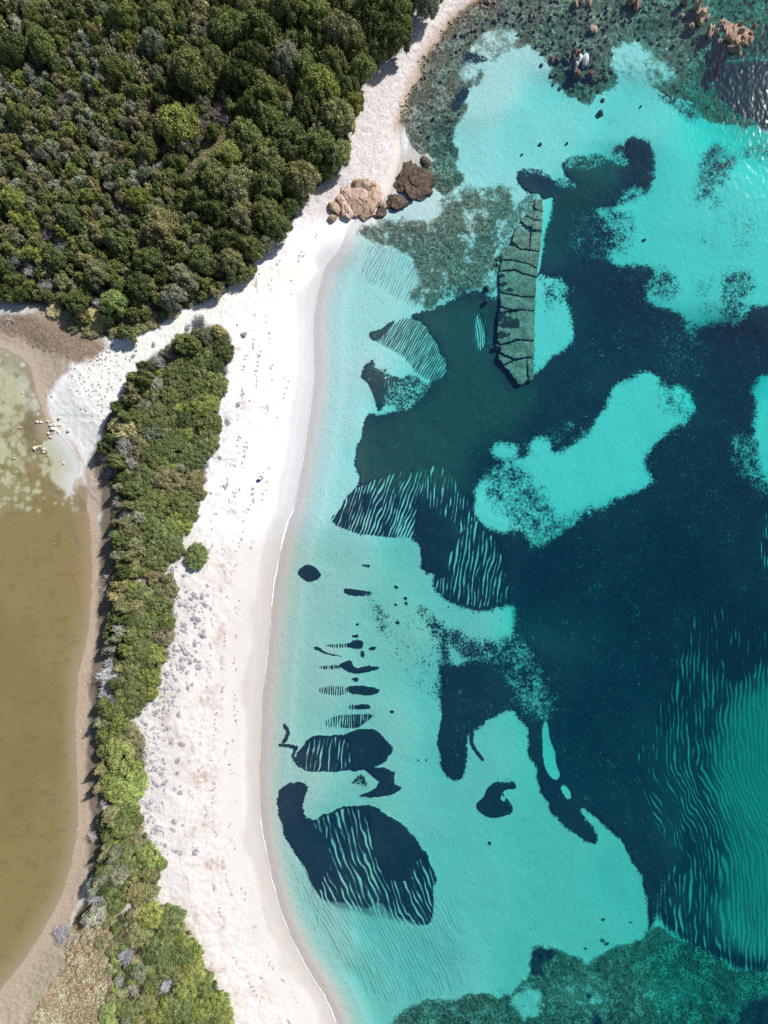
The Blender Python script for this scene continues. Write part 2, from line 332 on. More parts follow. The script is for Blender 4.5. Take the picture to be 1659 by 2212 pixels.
# fan F1
rzone([(776,1050),(850,1020),(900,1015),(905,1060),(900,1120),(898,1168),(873,1158),(853,1161),(813,1159),(770,1153),(726,1136),(710,1122),(735,1100),(753,1074)], 7.4, slope(-.36,1100), c=.76, soft=3)
paint([(830,1010),(905,1010),(905,1060),(850,1070)], c=.84, soft=14)
paint([(850,1105),(880,1110),(900,1170),(850,1162)], c=.42, soft=10)
# T1 and T2
rzone([(796,720),(806,737),(836,753),(870,766),(886,793),(923,826),(953,816),(968,786),(946,753),(930,720),(906,693),(876,685),(852,698),(832,712)], 5.6, slope(-.55,750), c=.66, soft=6, t=.8, op=.8)
paint([(797,716),(818,713),(833,700),(852,690),(845,705),(830,720),(812,738),(800,734)], c=1, r=0, t=.9, soft=2, warp=4)
paint([(801,773),(813,793),(830,791),(843,806),(870,816),(886,806),(906,816),(923,830),(923,846),(900,863),(886,883),(866,890),(826,873),(823,888),(813,880),(806,853),(786,823),(775,808),(793,793)], c=.62, r=0, t=.8, soft=4, warp=7)
paint([(801,775),(815,798),(832,815),(835,850),(822,885),(813,880),(806,853),(786,823),(777,808)], c=.95, t=.7, soft=6, warp=6)
rzone([(780,553),(800,520),(870,545),(920,590),(915,650),(890,668),(850,640),(815,618),(785,610)], 6.5, slope(-.42,600), c=.42, soft=16, t=.8, op=.38)
# sparse thin-ripple lens left of the slab
rzone([(1024,690),(1032,668),(1042,690),(1050,730),(1040,765),(1026,740)], 5, slope(.1,700), c=.45, soft=4)
# big striped patch B1
BB = [(1740,0),(1850,28),(1950,66),(2100,140),(2230,190)]
paint([(598,1732),(603,1702),(656,1690),(843,1762),(946,1906),(938,1975),(870,1975),(700,1900)], op=1, soft=20)
B1 = [(598,1732),(603,1702),(620,1692),(656,1690),(666,1706),(654,1726),(656,1769),(683,1773),(700,1756),(753,1741),(810,1739),(843,1762),(873,1782),(893,1809),(926,1849),(933,1876),(946,1906),(933,1919),(938,1975),(918,1998),(886,1987),(850,1975),(820,1945),
 (793,1962),(770,1955),(740,1950),(700,1945),(683,1926),(663,1876),(633,1839),(613,1806),(603,1769)]
rzone([(640,1850),(700,1880),(800,1900),(940,1930),(1000,1960),(1005,2050),(1000,2150),(880,2170),(800,2160),(720,2060),(650,1960),(630,1900)], 8.0, BB, c=.34, soft=30, amp=.6, op=.30)
paint(B1, c=1.03, r=0, t=0, op=1, soft=3, warp=6)
rzone([(697,1762),(753,1744),(792,1748),(800,1785),(812,1860),(840,1898),(886,1905),(900,1852),(922,1855),(944,1905),(930,1925),(936,1975),(915,2000),(880,1988),(845,1975),(820,1945),(793,1962),(740,1950),(700,1950),(684,1925),(712,1865),(710,1810),(672,1778)], 11, BB, c=.76, op=1, soft=3, warp=4)
paint([(700,1915),(800,1925),(900,1965),(915,2000),(845,1990),(700,1960)], c=.68, soft=8)
# B2
paint([(633,1646),(656,1603),(673,1589),(733,1588),(766,1579),(786,1573),(810,1573),(836,1599),(853,1616),(843,1626),(830,1650),(800,1660),(753,1666),(686,1669),(646,1661)], c=1.03, r=0, soft=2, warp=5)
rzone([(650,1650),(660,1605),(680,1592),(740,1590),(757,1605),(757,1662),(700,1668),(655,1664)], 9.5, slope(-.12,1630), c=.80, soft=4)
paint([(783,1655),(853,1662),(850,1679),(853,1696),(871,1702),(846,1716),(816,1722),(765,1721),(803,1706),(820,1696),(806,1679)], c=1, r=0, soft=2, warp=5)
paint([(757,1695),(770,1680),(785,1672),(800,1700),(780,1700)], c=.7, r=0, soft=4, warp=6)
paint(poly_stroke([(612,1567),(624,1580),(614,1600),(600,1606),(622,1608),(645,1615)], 9), c=.98, soft=2, warp=5)
paint(poly_stroke([(640,1612),(632,1640),(650,1655)], 8), c=.9, soft=3, warp=5)
# little patches
for P, c in [([(643,1238),(653,1221),(676,1221),(686,1229),(696,1243),(686,1253),(666,1258),(650,1248)], 1),([(740,1273),(760,1271),(800,1278),(806,1288),(780,1289),(746,1284)], 1),([(775,1219),(800,1218),(800,1226),(785,1226)], .8),
 ([(753,1390),(766,1381),(786,1383),(783,1403),(766,1403),(750,1399),(722,1395),(740,1392)], 1),([(794,1398),(812,1396),(812,1404),(798,1404)], 1),([(780,1405),(788,1408),(785,1424),(778,1416)], .95),([(674,1399),(686,1396),(700,1408),(740,1416),(735,1419),(690,1410)], .92),
 ([(733,1433),(752,1426),(760,1425),(766,1443),(793,1439),(820,1439),(816,1446),(786,1454),(760,1456),(735,1443)], 1),([(757,1465),(776,1463),(774,1472),(766,1475)], 1),([(750,1481),(783,1481),(820,1488),(818,1498),(803,1501),(750,1498)], 1),
 ([(766,1523),(786,1519),(801,1523),(798,1531),(766,1533)], 1),([(768,1348),(775,1345),(775,1353),(768,1353)], .9),([(760,1370),(776,1369),(776,1376),(762,1377)], .9)]:
    paint(P, c=c, r=0, soft=1.6, warp=3)
for P, c in [([(700,1392),(752,1390),(752,1400),(705,1400)], .6),([(686,1438),(735,1435),(735,1446),(690,1446)], .6),([(683,1490),(700,1482),(753,1482),(753,1502),(700,1504)], .5),([(752,1524),(768,1520),(768,1534),(755,1534)], .7),
 ([(700,1556),(730,1545),(753,1543),(808,1541),(808,1549),(786,1563),(770,1576),(745,1572),(705,1570)], .72)]:
    rzone(P, 5.2, slope(0), c=c, soft=3, warp=2)
paint([(700,1550),(750,1546),(750,1572),(700,1570)], c=.45, soft=5)
for (x, y, rr) in [(856,1269,5),(876,1293,5.5),(878,1304,5),(855,1306,4),(846,1538,5.5),(828,1364,6),(860,1346,4.5),(970,1310,4),(921,1643,4),(903,1642,4),(1010,2212,8),(1518,520,6),(1057,1820,5)]:
    paint([(x-rr,y),(x-.6*rr,y-.8*rr),(x+.6*rr,y-.7*rr),(x+rr,y+.2*rr),(x,y+rr)], c=1, r=0, soft=1.5, warp=2)
paint([(786,1285),(810,1285),(840,1330),(845,1370),(820,1370),(800,1330)], c=.4, r=0, soft=10, warp=6)
paint([(695,1240),(760,1232),(760,1250),(700,1262)], c=.28, r=0, soft=10, warp=6)
paint([(1070,1690),(1110,1660),(1108,1690)], c=.2, soft=5)
# dark holes in the rubble
for P in [[(1610,2165),(1660,2150),(1720,2160),(1720,2260),(1600,2260),(1590,2200)],[(1149,2050),(1200,2050),(1195,2075),(1165,2080),(1180,2110),(1145,2110),(1140,2090)],[(1280,2180),(1300,2190),(1310,2230),(1280,2220)],[(1265,2140),(1280,2150),(1275,2165),(1262,2155)],[(1420,2105),(1428,2120),(1424,2130),(1416,2118)],
          [(975,215),(990,190),(1010,185),(1015,200),(1000,220),(985,245),(970,235)],[(1548,2200),(1570,2190),(1590,2230),(1550,2230)],[(1000,110),(1040,115),(1060,130),(1030,140),(1000,130)]]:
    paint(P, c=.8, r=0, soft=6, warp=7)
rub *= (sea_sd > -10)
tone = np.clip(tone+.36*np.clip(fbm(GX, GY, 150, 4, 91)+.0, 0, 1)+.10*fbm(GX, GY, 30, 3, 92)*(tone < .5), 0, 1)
opa = 1-(1-opa)*sstep(.88, .5, cov)
def blur(a, n):
    for ax in (0, 1):
        c = np.cumsum(np.concatenate([np.zeros_like(a.take([0], ax)), a], ax), ax); m_ = a.shape[ax]
        hi = np.minimum(np.arange(m_)+n+1, m_); lo = np.maximum(np.arange(m_)-n, 0); cnt = (hi-lo).reshape((-1, 1) if ax == 0 else (1, -1))
        a = (c.take(hi, ax)-c.take(lo, ax))/cnt
    return a
cb = blur(blur(cov, 3), 2); cb = cb+.42*fbm(GX, GY, 13, 4, 98)*np.clip(4*cb*(1-cb), 0, 1)+.16*np.clip(fbm(GX, GY, 60, 4, 99), 0, 1)*(rub < .3)
crisp = sstep(1500, 1580, GY)*sstep(1440, 1410, GX)*sstep(900, 940, GX)
dpf = sstep(1.8, 3.2, depth)*(1-crisp); dpf = dpf*(1-.7*rip); cov = cov*(1-dpf)+cb*dpf

# --- relief
stones = fbm(GX, GY, 9, 3, 21)
Z = Z+np.where(sea_sd > 0, rub*np.clip(stones, -.3, 1)*np.minimum(.35, .12+.25*depth), 0)
Z = np.where((sea_sd > 0) & (depth > .3), np.minimum(Z, -0.12), Z)
meadow = sstep(.8, 1.0, cov)*(1-rip)
Z = Z+np.where(sea_sd > 6, np.minimum(.25, depth*.25)*meadow*(0.6+.4*fbm(GX, GY, 14, 3, 23)), 0)
Z = Z-np.where(sea_sd > 6, .05*(rip)*(1-np.cos(2*np.pi*RU))*.5, 0)
# beach relief: ridge of dried weed, foot tracks, hummocks
beach_band = sstep(60, 110, ld)*(lag_sd < -20)
Z = Z+np.where(sea_sd < 0, beach_band*(0.13*fbm(GX, GY, 40, 4, 31)+0.10*fbm(GX, GY, 9, 3, 33)), 0)
stonysh = sstep(0, 25, ld)*sstep(500, 400, GY)
Z = Z+np.where(sea_sd < 0, stonysh*0.13*fbm(GX, GY, 9, 4, 35), 0)

# --- ground colours (albedo), land and lagoon bed
gcol = np.empty(GX.shape+(3,)); gcol[:] = (.82, .82, .83)
tex = np.full(GX.shape, .16)
sm_ = sstep(0, 60, sea_sd)[..., None]; gcol[:] = gcol*(1-sm_)+np.array([.72,.73,.73])*sm_
def gpaint(P, col, soft=4, warp=5, broad=0, tx=None, a=1.0):
    sl, m = op_mask(P, soft, warp, broad); m = m*a
    gcol[sl] = gcol[sl]*(1-m[..., None])+np.asarray(col)*m[..., None]
    if tx is not None: tex[sl] = tex[sl]*(1-m)+tx*m
def gmask(m, col, tx=None):
    gcol[:] = gcol*(1-m[..., None])+np.asarray(col)*m[..., None]
    if tx is not None: tex[:] = tex*(1-m)+tx*m
n40 = fbm(GX, GY, 46, 5, 41); n12 = fbm(GX, GY, 12, 4, 43); n90 = fbm(GX, GY*.35, 60, 4, 45)
gmask(.38*sstep(-.05, .35, n40+.4*n12)*sstep(70, 110, ld)*sstep(260, 160, ld)*sstep(450, 520, GY), (.64, .58, .57))      # pinkish weed litter
gmask(.45*sstep(.05, .5, n90)*sstep(20, 45, ld)*sstep(95, 70, ld), (.72, .70, .69))
gmask(.8*sstep(.15, .3, -np.abs(fbm(GX, GY, 34, 4, 47))+.33)*sstep(.1, .4, n40)*sstep(80, 110, ld)*sstep(240, 190, ld), (.50, .40, .38))
dsd0 = sdf(GX, GY, np.array([(480,700),(500,725),(500,760),(480,830),(470,900),(470,950),(445,1000),(435,1060),(425,1110),(400,1150),(385,1190),(355,1230),(390,1270),(370,1300),(375,1370),(350,1440),(325,1510),(285,1550),(310,1590),(312,1680),(290,1745),(300,1800),(355,1855),(340,1900),(335,1950),(200,1950),(200,700)], float))
nearr = sstep(-80, -45, dsd0+14*fbm(GX, GY, 50, 3, 95))*(dsd0 < 12)*sstep(1900, 1780, GY); tex[:] = np.maximum(tex, .36*nearr)
ridge = sstep(.35, .0, np.abs(fbm(GX, GY*.55, 30, 4, 96)))*sstep(70, 120, ld)*sstep(280, 220, ld)
tex[:] = np.maximum(tex, .24*ridge*sstep(450, 520, GY)); gmask(.35*nearr*sstep(0, .4, fbm(GX, GY, 10, 3, 97)), (.60, .60, .63))
wet = sstep(60, 20, sea_sd)*sstep(48, 30, ld-14*fbm(GX, GY, 70, 3, 49))*sstep(480, 560, GY)*(lag_sd < -60)
gmask(wet*.9, (.565, .56, .565), .06)
gmask(wet*.5*sstep(26, 14, ld-8*fbm(GX, GY, 40, 3, 50)), (.49, .485, .49), .06)
landm = sstep(14, 0, sea_sd)
gmask(landm*sstep(500, 450, GY)*(lag_sd < -60)*.75, (.62, .55, .53), .8)
gmask(landm*sstep(500, 460, GY)*sstep(34, 4, ld)*sstep(-40, -10, sea_sd)*sstep(300, 270, GY)*.8, (.50, .38, .29), .9)
gpaint([(905,310),(880,315),(860,350),(840,395),(838,425),(862,405),(900,385),(930,350),(925,325)], (.62,.55,.49), soft=7, tx=.1)
gpaint([(850,300),(866,300),(860,350),(842,400),(838,425),(825,400),(845,350)], (.66,.60,.54), soft=3, tx=.1)
gpaint([(1040,-20),(1075,-20),(1060,10),(1010,35),(1000,20)], (.42,.30,.24), soft=8, warp=8, tx=.9)
gpaint([(-300,600),(60,640),(130,660),(250,740),(200,760),(120,720),(60,700),(-300,700)], (.40,.34,.27), soft=10, warp=8, tx=.8)
gpaint([(180,990),(195,975),(225,985),(235,1040),(232,1110),(195,1110),(186,1060)], (.46,.38,.30), soft=7, warp=5, tx=.6)
# duller sand under the deep ripples
gpaint([(1363,1600),(1390,1565),(1450,1480),(1500,1300),(1570,1310),(1760,1370),(1760,2110),(1596,2098),(1506,2048),(1420,1935),(1472,1825),(1400,1750)], (.34,.36,.36), soft=34)
for off_, a_ in ((9, .22), (16, .14), (27, .18), (38, .12)):
    gmask(a_*sstep(1.8, .4, np.abs(ld-off_-5*fbm(GX, GY, 45, 3, int(off_))))*sstep(520, 600, GY)*(lag_sd < -60)*(sea_sd < 0), (.70,.69,.68))
gpaint(poly_stroke([(430,1440),(427,1500),(418,1600),(405,1700),(398,1800),(402,1900),(420,2000)], 2.2), (.62,.59,.58), soft=1.5, warp=3, a=.5)
# path of hard pale sand
gpaint([(130,850),(165,800),(240,755),(300,735),(400,680),(480,645),(540,600),(620,560),(700,560),(640,650),(560,680),(480,690),(400,735),(330,770),(290,790),(250,850),(215,930),(195,985),(160,960),(130,930),(108,880)], (.72,.715,.67), soft=7, tx=.05)
gpaint([(108,865),(160,830),(250,850),(215,930),(195,985),(185,1010),(160,960),(130,930)], (.68,.69,.655), soft=10, tx=.05)
# lagoon bed and margin
BEI = (.46,.375,.295); MUD = (.30,.235,.15)
gpaint([(-300,700),(0,700),(60,715),(120,760),(160,790),(125,820),(105,850),(110,900),(140,935),(165,960),(180,1000),(180,1040),(215,1100),(222,1200),(222,1300),(215,1400),(200,1460),(190,1560),(195,1700),(205,1760),(185,1900),(160,1980),(100,2080),(60,2160),(40,2240),(0,2400),(-300,2600)], BEI, soft=7, warp=6, tx=.5)
gpaint([(-60,664),(40,672),(120,690),(170,715),(235,745),(200,775),(150,790),(120,765),(60,735),(0,712),(-60,705)], (.30,.225,.165), soft=10, warp=9, tx=.9)
gpaint([(-60,650),(60,655),(90,668),(60,680),(-60,676)], (.55,.53,.50), soft=5, warp=6, tx=.6)
gmask(sstep(0, 8, lag_sd+4*n12), (.375,.300,.180), .15)
gmask(sstep(-3, 3, lag_sd+3*n12)*sstep(14, 8, lag_sd)*sstep(1100, 1200, GY)*.5, (.38,.32,.24))
gmask(.55*sstep(-.1, .5, fbm(GX, GY, 130, 3, 51))*sstep(10, 30, lag_sd), (.30,.235,.125))
gmask(.5*sstep(1350, 1000, GY)*sstep(6, 20, lag_sd), (.36,.31,.195))
gmask(sstep(40, 8, lag_sd)*sstep(1100, 1200, GY)*.35, (.42,.31,.19))
PAL = (.74,.76,.74)
gpaint([(-200,740),(0,750),(40,768),(60,800),(70,850),(85,885),(60,900),(70,960),(90,1020),(60,1080),(40,1110),(-200,1120)], (.44,.43,.33), soft=16, warp=10, a=.85)
gpaint([(-60,800),(0,790),(50,800),(70,850),(88,885),(40,920),(30,960),(-60,980)], PAL, soft=12, warp=14, a=.65)
rl = np.random.default_rng(77); bl = np.zeros_like(GX); i1_ = np.searchsorted(gx, 200)
for i in range(420):
    x, y = rl.uniform(-20, 165), rl.triangular(775, 900, 1120); q = rl.uniform(1.5, 6.5)*(1.2-(x/260))
    j0_, j1_ = np.searchsorted(gy, [y-12, y+12]); a0, a1 = np.searchsorted(gx, [x-12, x+12])
    dq = np.hypot(GX[j0_:j1_, a0:a1]-x, GY[j0_:j1_, a0:a1]-y)+1.3*W1x[j0_:j1_, a0:a1]
    bl[j0_:j1_, a0:a1] = np.maximum(bl[j0_:j1_, a0:a1], sstep(q+1.6, q-1.0, dq))
gmask(bl*.75*sstep(4, 9, lag_sd), PAL)
gmask(.7*sstep(.15, .5, fbm(GX, GY, 22, 4, 55))*sstep(6, 16, lag_sd)*sstep(1150, 1050, GY), (.30,.25,.14))
gmask(.45*sstep(.1, .5, fbm(GX*.7, GY, 12, 4, 57))*sstep(4, 16, lag_sd), (.26,.21,.12))
gmask(.35*sstep(.2, .6, fbm(GX*1.2, GY*.5, 60, 4, 58))*sstep(4, 16, lag_sd), (.42,.35,.24))
blots = sstep(.2, .45, fbm(GX, GY, 16, 2, 53))*sstep(1130, 1060, GY)*sstep(6, 12, lag_sd)
gmask(blots*.8, PAL)
gpaint([(92,955),(112,915),(130,930),(152,950),(165,985),(176,1010),(178,1030),(160,1045),(150,1075),(135,1060),(110,1040),(112,1000),(100,980)], (.76,.80,.82), soft=5, warp=8, a=.95)
gpaint([(84,910),(98,900),(118,925),(112,950),(85,955),(78,935)], BEI, soft=5, warp=4)
gpaint([(55,880),(85,890),(80,930),(70,960),(95,980),(60,985),(45,930)], (.26,.21,.15), soft=8, warp=8, a=.8)
gpaint([(50,1000),(80,990),(90,1040),(60,1050)], (.35,.27,.15), soft=8, warp=8, a=.8)
gpaint([(165,1045),(190,1055),(185,1110),(165,1100)], (.30,.23,.15), soft=5, warp=5)
gpaint(poly_stroke([(100,1060),(125,1075),(145,1085)], 8), (.40,.34,.26), soft=3, warp=4)
gpaint([(160,1106),(170,1130),(176,1180),(150,1250),(160,1290),(178,1330),(172,1370),(182,1400),(195,1300),(200,1200),(195,1106)], (.40,.28,.16), soft=10, warp=5, a=.6)
for P in [[(146,1120),(155,1140),(165,1165),(178,1186)],[(150,1235),(165,1260),(170,1300),(180,1340),(172,1362)]]:
    gpaint(poly_stroke(P, 4), (.27,.26,.20), soft=3, warp=4, a=.8)
# forest floor, heath
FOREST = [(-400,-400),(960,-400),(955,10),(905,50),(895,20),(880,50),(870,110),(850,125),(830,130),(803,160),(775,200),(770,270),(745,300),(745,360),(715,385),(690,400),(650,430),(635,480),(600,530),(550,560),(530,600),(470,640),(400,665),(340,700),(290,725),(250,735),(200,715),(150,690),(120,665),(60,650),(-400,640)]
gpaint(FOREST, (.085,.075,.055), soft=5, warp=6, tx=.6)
gpaint([(400,352),(440,312),(490,272),(520,268),(500,305),(430,362),(400,370)], (.42,.40,.24), soft=4, warp=5, tx=.8)
DUNE = [(395,725),(440,705),(480,705),(500,725),(500,760),(480,830),(470,900),(470,950),(445,1000),(435,1060),(425,1110),(400,1150),(385,1190),(355,1230),(390,1270),(370,1300),(375,1370),(350,1440),(325,1510),(285,1550),(310,1590),(312,1680),(290,1745),(300,1800),(355,1855),(340,1900),(335,1950),(395,1990),(415,2040),(440,2090),(490,2180),(510,2240),(520,2400),
 (100,2400),(60,2240),(70,2140),(110,2070),(150,2010),(190,1950),(212,1850),(218,1760),(212,1690),(214,1560),(216,1460),(228,1400),(240,1300),(244,1180),(246,1060),(216,1000),(220,930),(262,850),(300,790),(350,755)]
gpaint([(215,930),(235,1000),(250,1060),(248,1400),(236,1560),(232,1700),(236,1850),(205,1950),(150,2020),(160,1985),(182,1945),(192,1850),(198,1765),(186,1690),(190,1560),(197,1460),(208,1390),(214,1300),(216,1180),(220,1060),(200,1000)], (.20,.16,.115), soft=6, warp=7, tx=.9)
gpaint(DUNE, (.11,.095,.065), soft=6, warp=6, tx=.7)
gpaint([(90,2060),(150,1990),(215,1995),(230,2060),(205,2110),(240,2150),(230,2212),(200,2400),(40,2400),(45,2200)], (.42,.36,.25), soft=6, warp=8, tx=1)
for q_ in ([(370,1232),(300,1254)],[(305,1548),(262,1556)],[(305,1744),(222,1742)],[(345,1945),(228,1976)]): gpaint(poly_stroke(q_, 17), (.62,.57,.52), soft=3, warp=5)
gpaint([(390,1225),(350,1240),(375,1262),(400,1240),(405,1210)], (.76,.71,.68), soft=4)
gpaint([(240,2010),(262,1975),(290,1965),(255,2040),(235,2060)], (.40,.42,.24), soft=4, tx=.7)
gpaint([(880,30),(905,45),(925,40),(960,20),(1000,-10),(940,60),(900,100),(872,110),(868,60)], (.72,.66,.64), soft=5, tx=.7)

X = (GX-CX)*S*(H-Z)/H; Y = (CY-GY)*S*(H-Z)/H
def zat(x, y):
    i = int(np.clip(np.searchsorted(gx, x), 1, NX-1)); j = int(np.clip(np.searchsorted(gy, y), 1, NY-1)); return float(Z[j, i])

# ------------------------------------------------------------------ ground material
g = NT('sand_and_seabed')
P = g.pos(); c_ = g.attr('cov'); t_ = g.attr('tone'); r_ = g.attr('rip'); k_ = g.attr('rub'); tx_ = g.attr('tex'); base = g.attr('gcol', 'Vector')
uv = g.attr('ruv', 'Vector')
sep = g.n('ShaderNodeSeparateXYZ', {0: uv})
wav = g.math('ADD', g.math('MULTIPLY', g.math('COSINE', g.math('MULTIPLY', sep.outputs[0], 2*math.pi)), 0.5), 0.5)
ani = g.n('ShaderNodeVectorMath', {0: uv, 1: (1.3, .16, 1)}, operation='MULTIPLY').outputs[0]
an = g.noise(ani, 1.0, 3, .6)
ripp = g.math('ADD', g.math('MULTIPLY', wav, .62), g.lramp(an, .3, .7, -.20, .58))     # 0..1
spk = g.noise(P, 2.5, 4, .66, .4); spk2 = g.noise(P, .55, 3, .55)
speck = g.lramp(g.math('ADD', g.math('MULTIPLY', spk, .75), g.math('MULTIPLY', spk2, .25)), .32, .68, 0, 1)
pat = g.math('ADD', g.math('MULTIPLY', ripp, r_), g.math('MULTIPLY', speck, g.math('SUBTRACT', 1.0, r_)))
dd_ = g.math('SUBTRACT', c_, pat)
wdt = g.lramp(g.n('ShaderNodeSeparateXYZ', {0: P}).outputs[2], -4.0, -1.6, .42, .20)
dark = g.math('ADD', g.math('MULTIPLY', g.ramp(g.math('DIVIDE', dd_, wdt), -1.0, 1.0), g.math('SUBTRACT', 1.0, r_)), g.math('MULTIPLY', g.ramp(dd_, -.20, .15), r_))
dark = g.math('MULTIPLY', dark, g.math('MULTIPLY', g.attr('opa'), g.ramp(c_, .04, .15)))
# rubble colours
rn = g.noise(P, 2.6, 5, .7, .3); rn2 = g.noise(P, .35, 4, .6); vor = g.n('ShaderNodeTexVoronoi', {'Vector': P, 'Scale': 1.9, 'Randomness': 1.0})
rcol = g.mix(g.ramp(rn, .36, .62), g.mix(g.ramp(g.noise(P, .11, 2, .5), .4, .6), (.018,.022,.014), (.05,.045,.028)), g.mix(g.ramp(g.noise(P, .09, 2, .5), .4, .6), (.25,.195,.125), (.15,.155,.10)))
rcol = g.mix(g.ramp(rn2, .45, .6), rcol, g.mix(g.ramp(rn, .4, .6), (.06,.06,.04), (.36,.35,.27)))
rmask = g.ramp(g.math('ADD', k_, g.lramp(g.math('ADD', g.math('MULTIPLY', rn, .5), g.math('MULTIPLY', g.noise(P, .35, 5, .65), .8)), .42, .88, -.55, .55)), .34, .72)
fine = g.noise(P, 3.2, 4, .6); big = g.noise(P, .12, 3, .5)
sandc = g.mix(g.math('MULTIPLY', tx_, g.ramp(fine, .40, .66)), base, g.mix(.55, base, g.mix(g.ramp(big, .4, .6), (.10,.08,.06), (.16,.14,.12)), 'MIX'))
wv = g.n('ShaderNodeTexVoronoi', {'Vector': g.n('ShaderNodeVectorMath', {0: P, 1: g.n('ShaderNodeTexNoise', {'Vector': P, 'Scale': .9, 'Detail': 2}).outputs['Color']}, operation='ADD').outputs[0], 'Scale': 1.15}, feature='DISTANCE_TO_EDGE').outputs['Distance']
col = g.mix(rmask, sandc, rcol)
gr = g.noise(P, 2.2, 4, .7)
gcold = g.mix(t_, g.mix(gr, (.011,.020,.034), (.025,.036,.052)), g.mix(gr, (.055,.062,.056), (.10,.105,.085)))
col = g.mix(dark, col, gcold)
hgt = g.math('ADD', g.math('MULTIPLY', fine, g.math('ADD', .25, tx_)), g.math('MULTIPLY', rn, g.math('MULTIPLY', k_, 2.0)))
hgt = g.math('ADD', hgt, g.math('MULTIPLY', g.noise(P, 9.0, 2, .6), .25))
hgt = g.math('ADD', hgt, g.math('MULTIPLY', dark, .5))
net = g.n('ShaderNodeTexVoronoi', {'Vector': g.n('ShaderNodeVectorMath', {0: P, 1: g.n('ShaderNodeTexNoise', {'Vector': P, 'Scale': 1.2, 'Detail': 2}).outputs['Color']}, operation='ADD').outputs[0], 'Scale': 4.2}, feature='SMOOTH_F1').outputs['Distance']
under = g.lramp(g.n('ShaderNodeSeparateXYZ', {0: P}).outputs[2], -.15, .02, .22, 1.0)
zz = g.lramp(g.n('ShaderNodeSeparateXYZ', {0: P}).outputs[2], -.6, -.1, 1.0, 0.0)
rid = g.math('ABSOLUTE', g.math('SUBTRACT', g.noise(P, 2.6, 2, .6, .5), .5))
dz_ = g.lramp(g.n('ShaderNodeSeparateXYZ', {0: P}).outputs[2], -4.0, -1.0, .55, 1.0)
netm = g.math('MULTIPLY', g.math('MULTIPLY', g.math('MULTIPLY', g.math('ADD', g.math('MULTIPLY', rid, -3.2), g.math('MULTIPLY', g.noise(P, 6.5, 1, .5), .6)), .75), zz), dz_)
nrm = g.bump(g.math('ADD', g.math('MULTIPLY', hgt, under), netm), .9, .10)
ground_mat = g.surf(g.pbr(col, .95, nrm, **{'Specular IOR Level': .15}))

idx = np.arange(NX*NY).reshape(NY, NX)
F = np.stack([idx[1:, :-1], idx[1:, 1:], idx[:-1, 1:], idx[:-1, :-1]], -1)
V = np.stack([X, Y, Z], -1).reshape(-1, 3)
cellsea = (sea_sd[1:, :-1]+sea_sd[:-1, 1:] > 0)
att = dict(cov=cov.ravel(), tone=tone.ravel(), rip=rip.ravel(), rub=rub.ravel(), opa=opa.ravel(), tex=tex.ravel(), gcol=gcol.reshape(-1, 3), ruv=np.stack([RU, RV, 0*RU], -1).reshape(-1, 3))
def sub_mesh(name, mask):
    f = F[mask].reshape(-1, 4); used = np.unique(f); rm = np.zeros(NX*NY, np.int32); rm[used] = np.arange(len(used), dtype=np.int32)
    return mesh_np(name, V[used], rm[f], ground_mat, True, {k: v[used] for k, v in att.items()})
tago(link('seabed', sub_mesh('seabed', cellsea)), kind='structure')
tago(link('beach', sub_mesh('beach', ~cellsea)), kind='structure')

# ------------------------------------------------------------------ water
def box_mesh(name, x0, x1, y0, y1, z0, z1, mat):
    V = [(x0,y0,z0),(x1,y0,z0),(x1,y1,z0),(x0,y1,z0),(x0,y0,z1),(x1,y0,z1),(x1,y1,z1),(x0,y1,z1)]
    return mesh_np(name, V, [(0,3,2,1),(4,5,6,7),(0,1,5,4),(1,2,6,5),(2,3,7,6),(3,0,4,7)], mat, False)
def water_mat(name, absorb, diff, dfac, wave, rough=.04):
    m = NT(name); P = m.pos()
    n1 = m.noise(P, .95, 0, .5, .2); n2 = m.noise(m.n('ShaderNodeMapping', {'Vector': P, 'Rotation': (0,0,.6), 'Scale': (1,.6,1)}).outputs[0], 1.9, 0, .5, .2)
    h = m.math('ADD', m.math('MULTIPLY', n1, .6), m.math('MULTIPLY', n2, .4))
    nr = m.bump(h, 1.0, wave)
    fr = m.n('ShaderNodeFresnel', {'IOR': 1.33, 'Normal': nr}).outputs[0]
    tr = m.n('ShaderNodeBsdfTransparent', {'Color': (1,1,1,1)}).outputs[0]
    df = m.n('ShaderNodeBsdfDiffuse', {'Color': (*diff, 1)}).outputs[0]
    gl = m.n('ShaderNodeBsdfGlossy', {'Color': (1,1,1,1), 'Roughness': rough, 'Normal': nr}).outputs[0]
    a = m.n('ShaderNodeMixShader', {0: dfac, 1: tr, 2: df}).outputs[0]
    b = m.n('ShaderNodeMixShader', {0: fr, 1: a, 2: gl}).outputs[0]
    dens = 1.0; colr = tuple(max(0, 1-s/dens) for s in absorb)
    v = m.n('ShaderNodeVolumeAbsorption', {'Color': (*colr, 1), 'Density': dens}).outputs[0]
    mm = m.surf(b, v)
    for a_ in ('homogeneous_volume',):
        if hasattr(mm.cycles, a_): setattr(mm.cycles, a_, True)
    return mm
sea_mat = water_mat('sea_water', (.315, .034, .042), (0,.15,.74), .022, .052, .09)
tago(link('sea_water', box_mesh('sea_water', -420, 420, -420, 420, -14, 0, sea_mat)), kind='structure')
lag_mat = water_mat('lagoon_water', (.45, .46, 1.0), (.20,.18,.10), .06, .02, .05)
x0, y0, _ = D2W(-3500, 3300); x1, y1, _ = D2W(232, 700)
tago(link('lagoon_water', box_mesh('lagoon_water', x0, x1, y0, y1, .02, .35, lag_mat)), kind='structure')

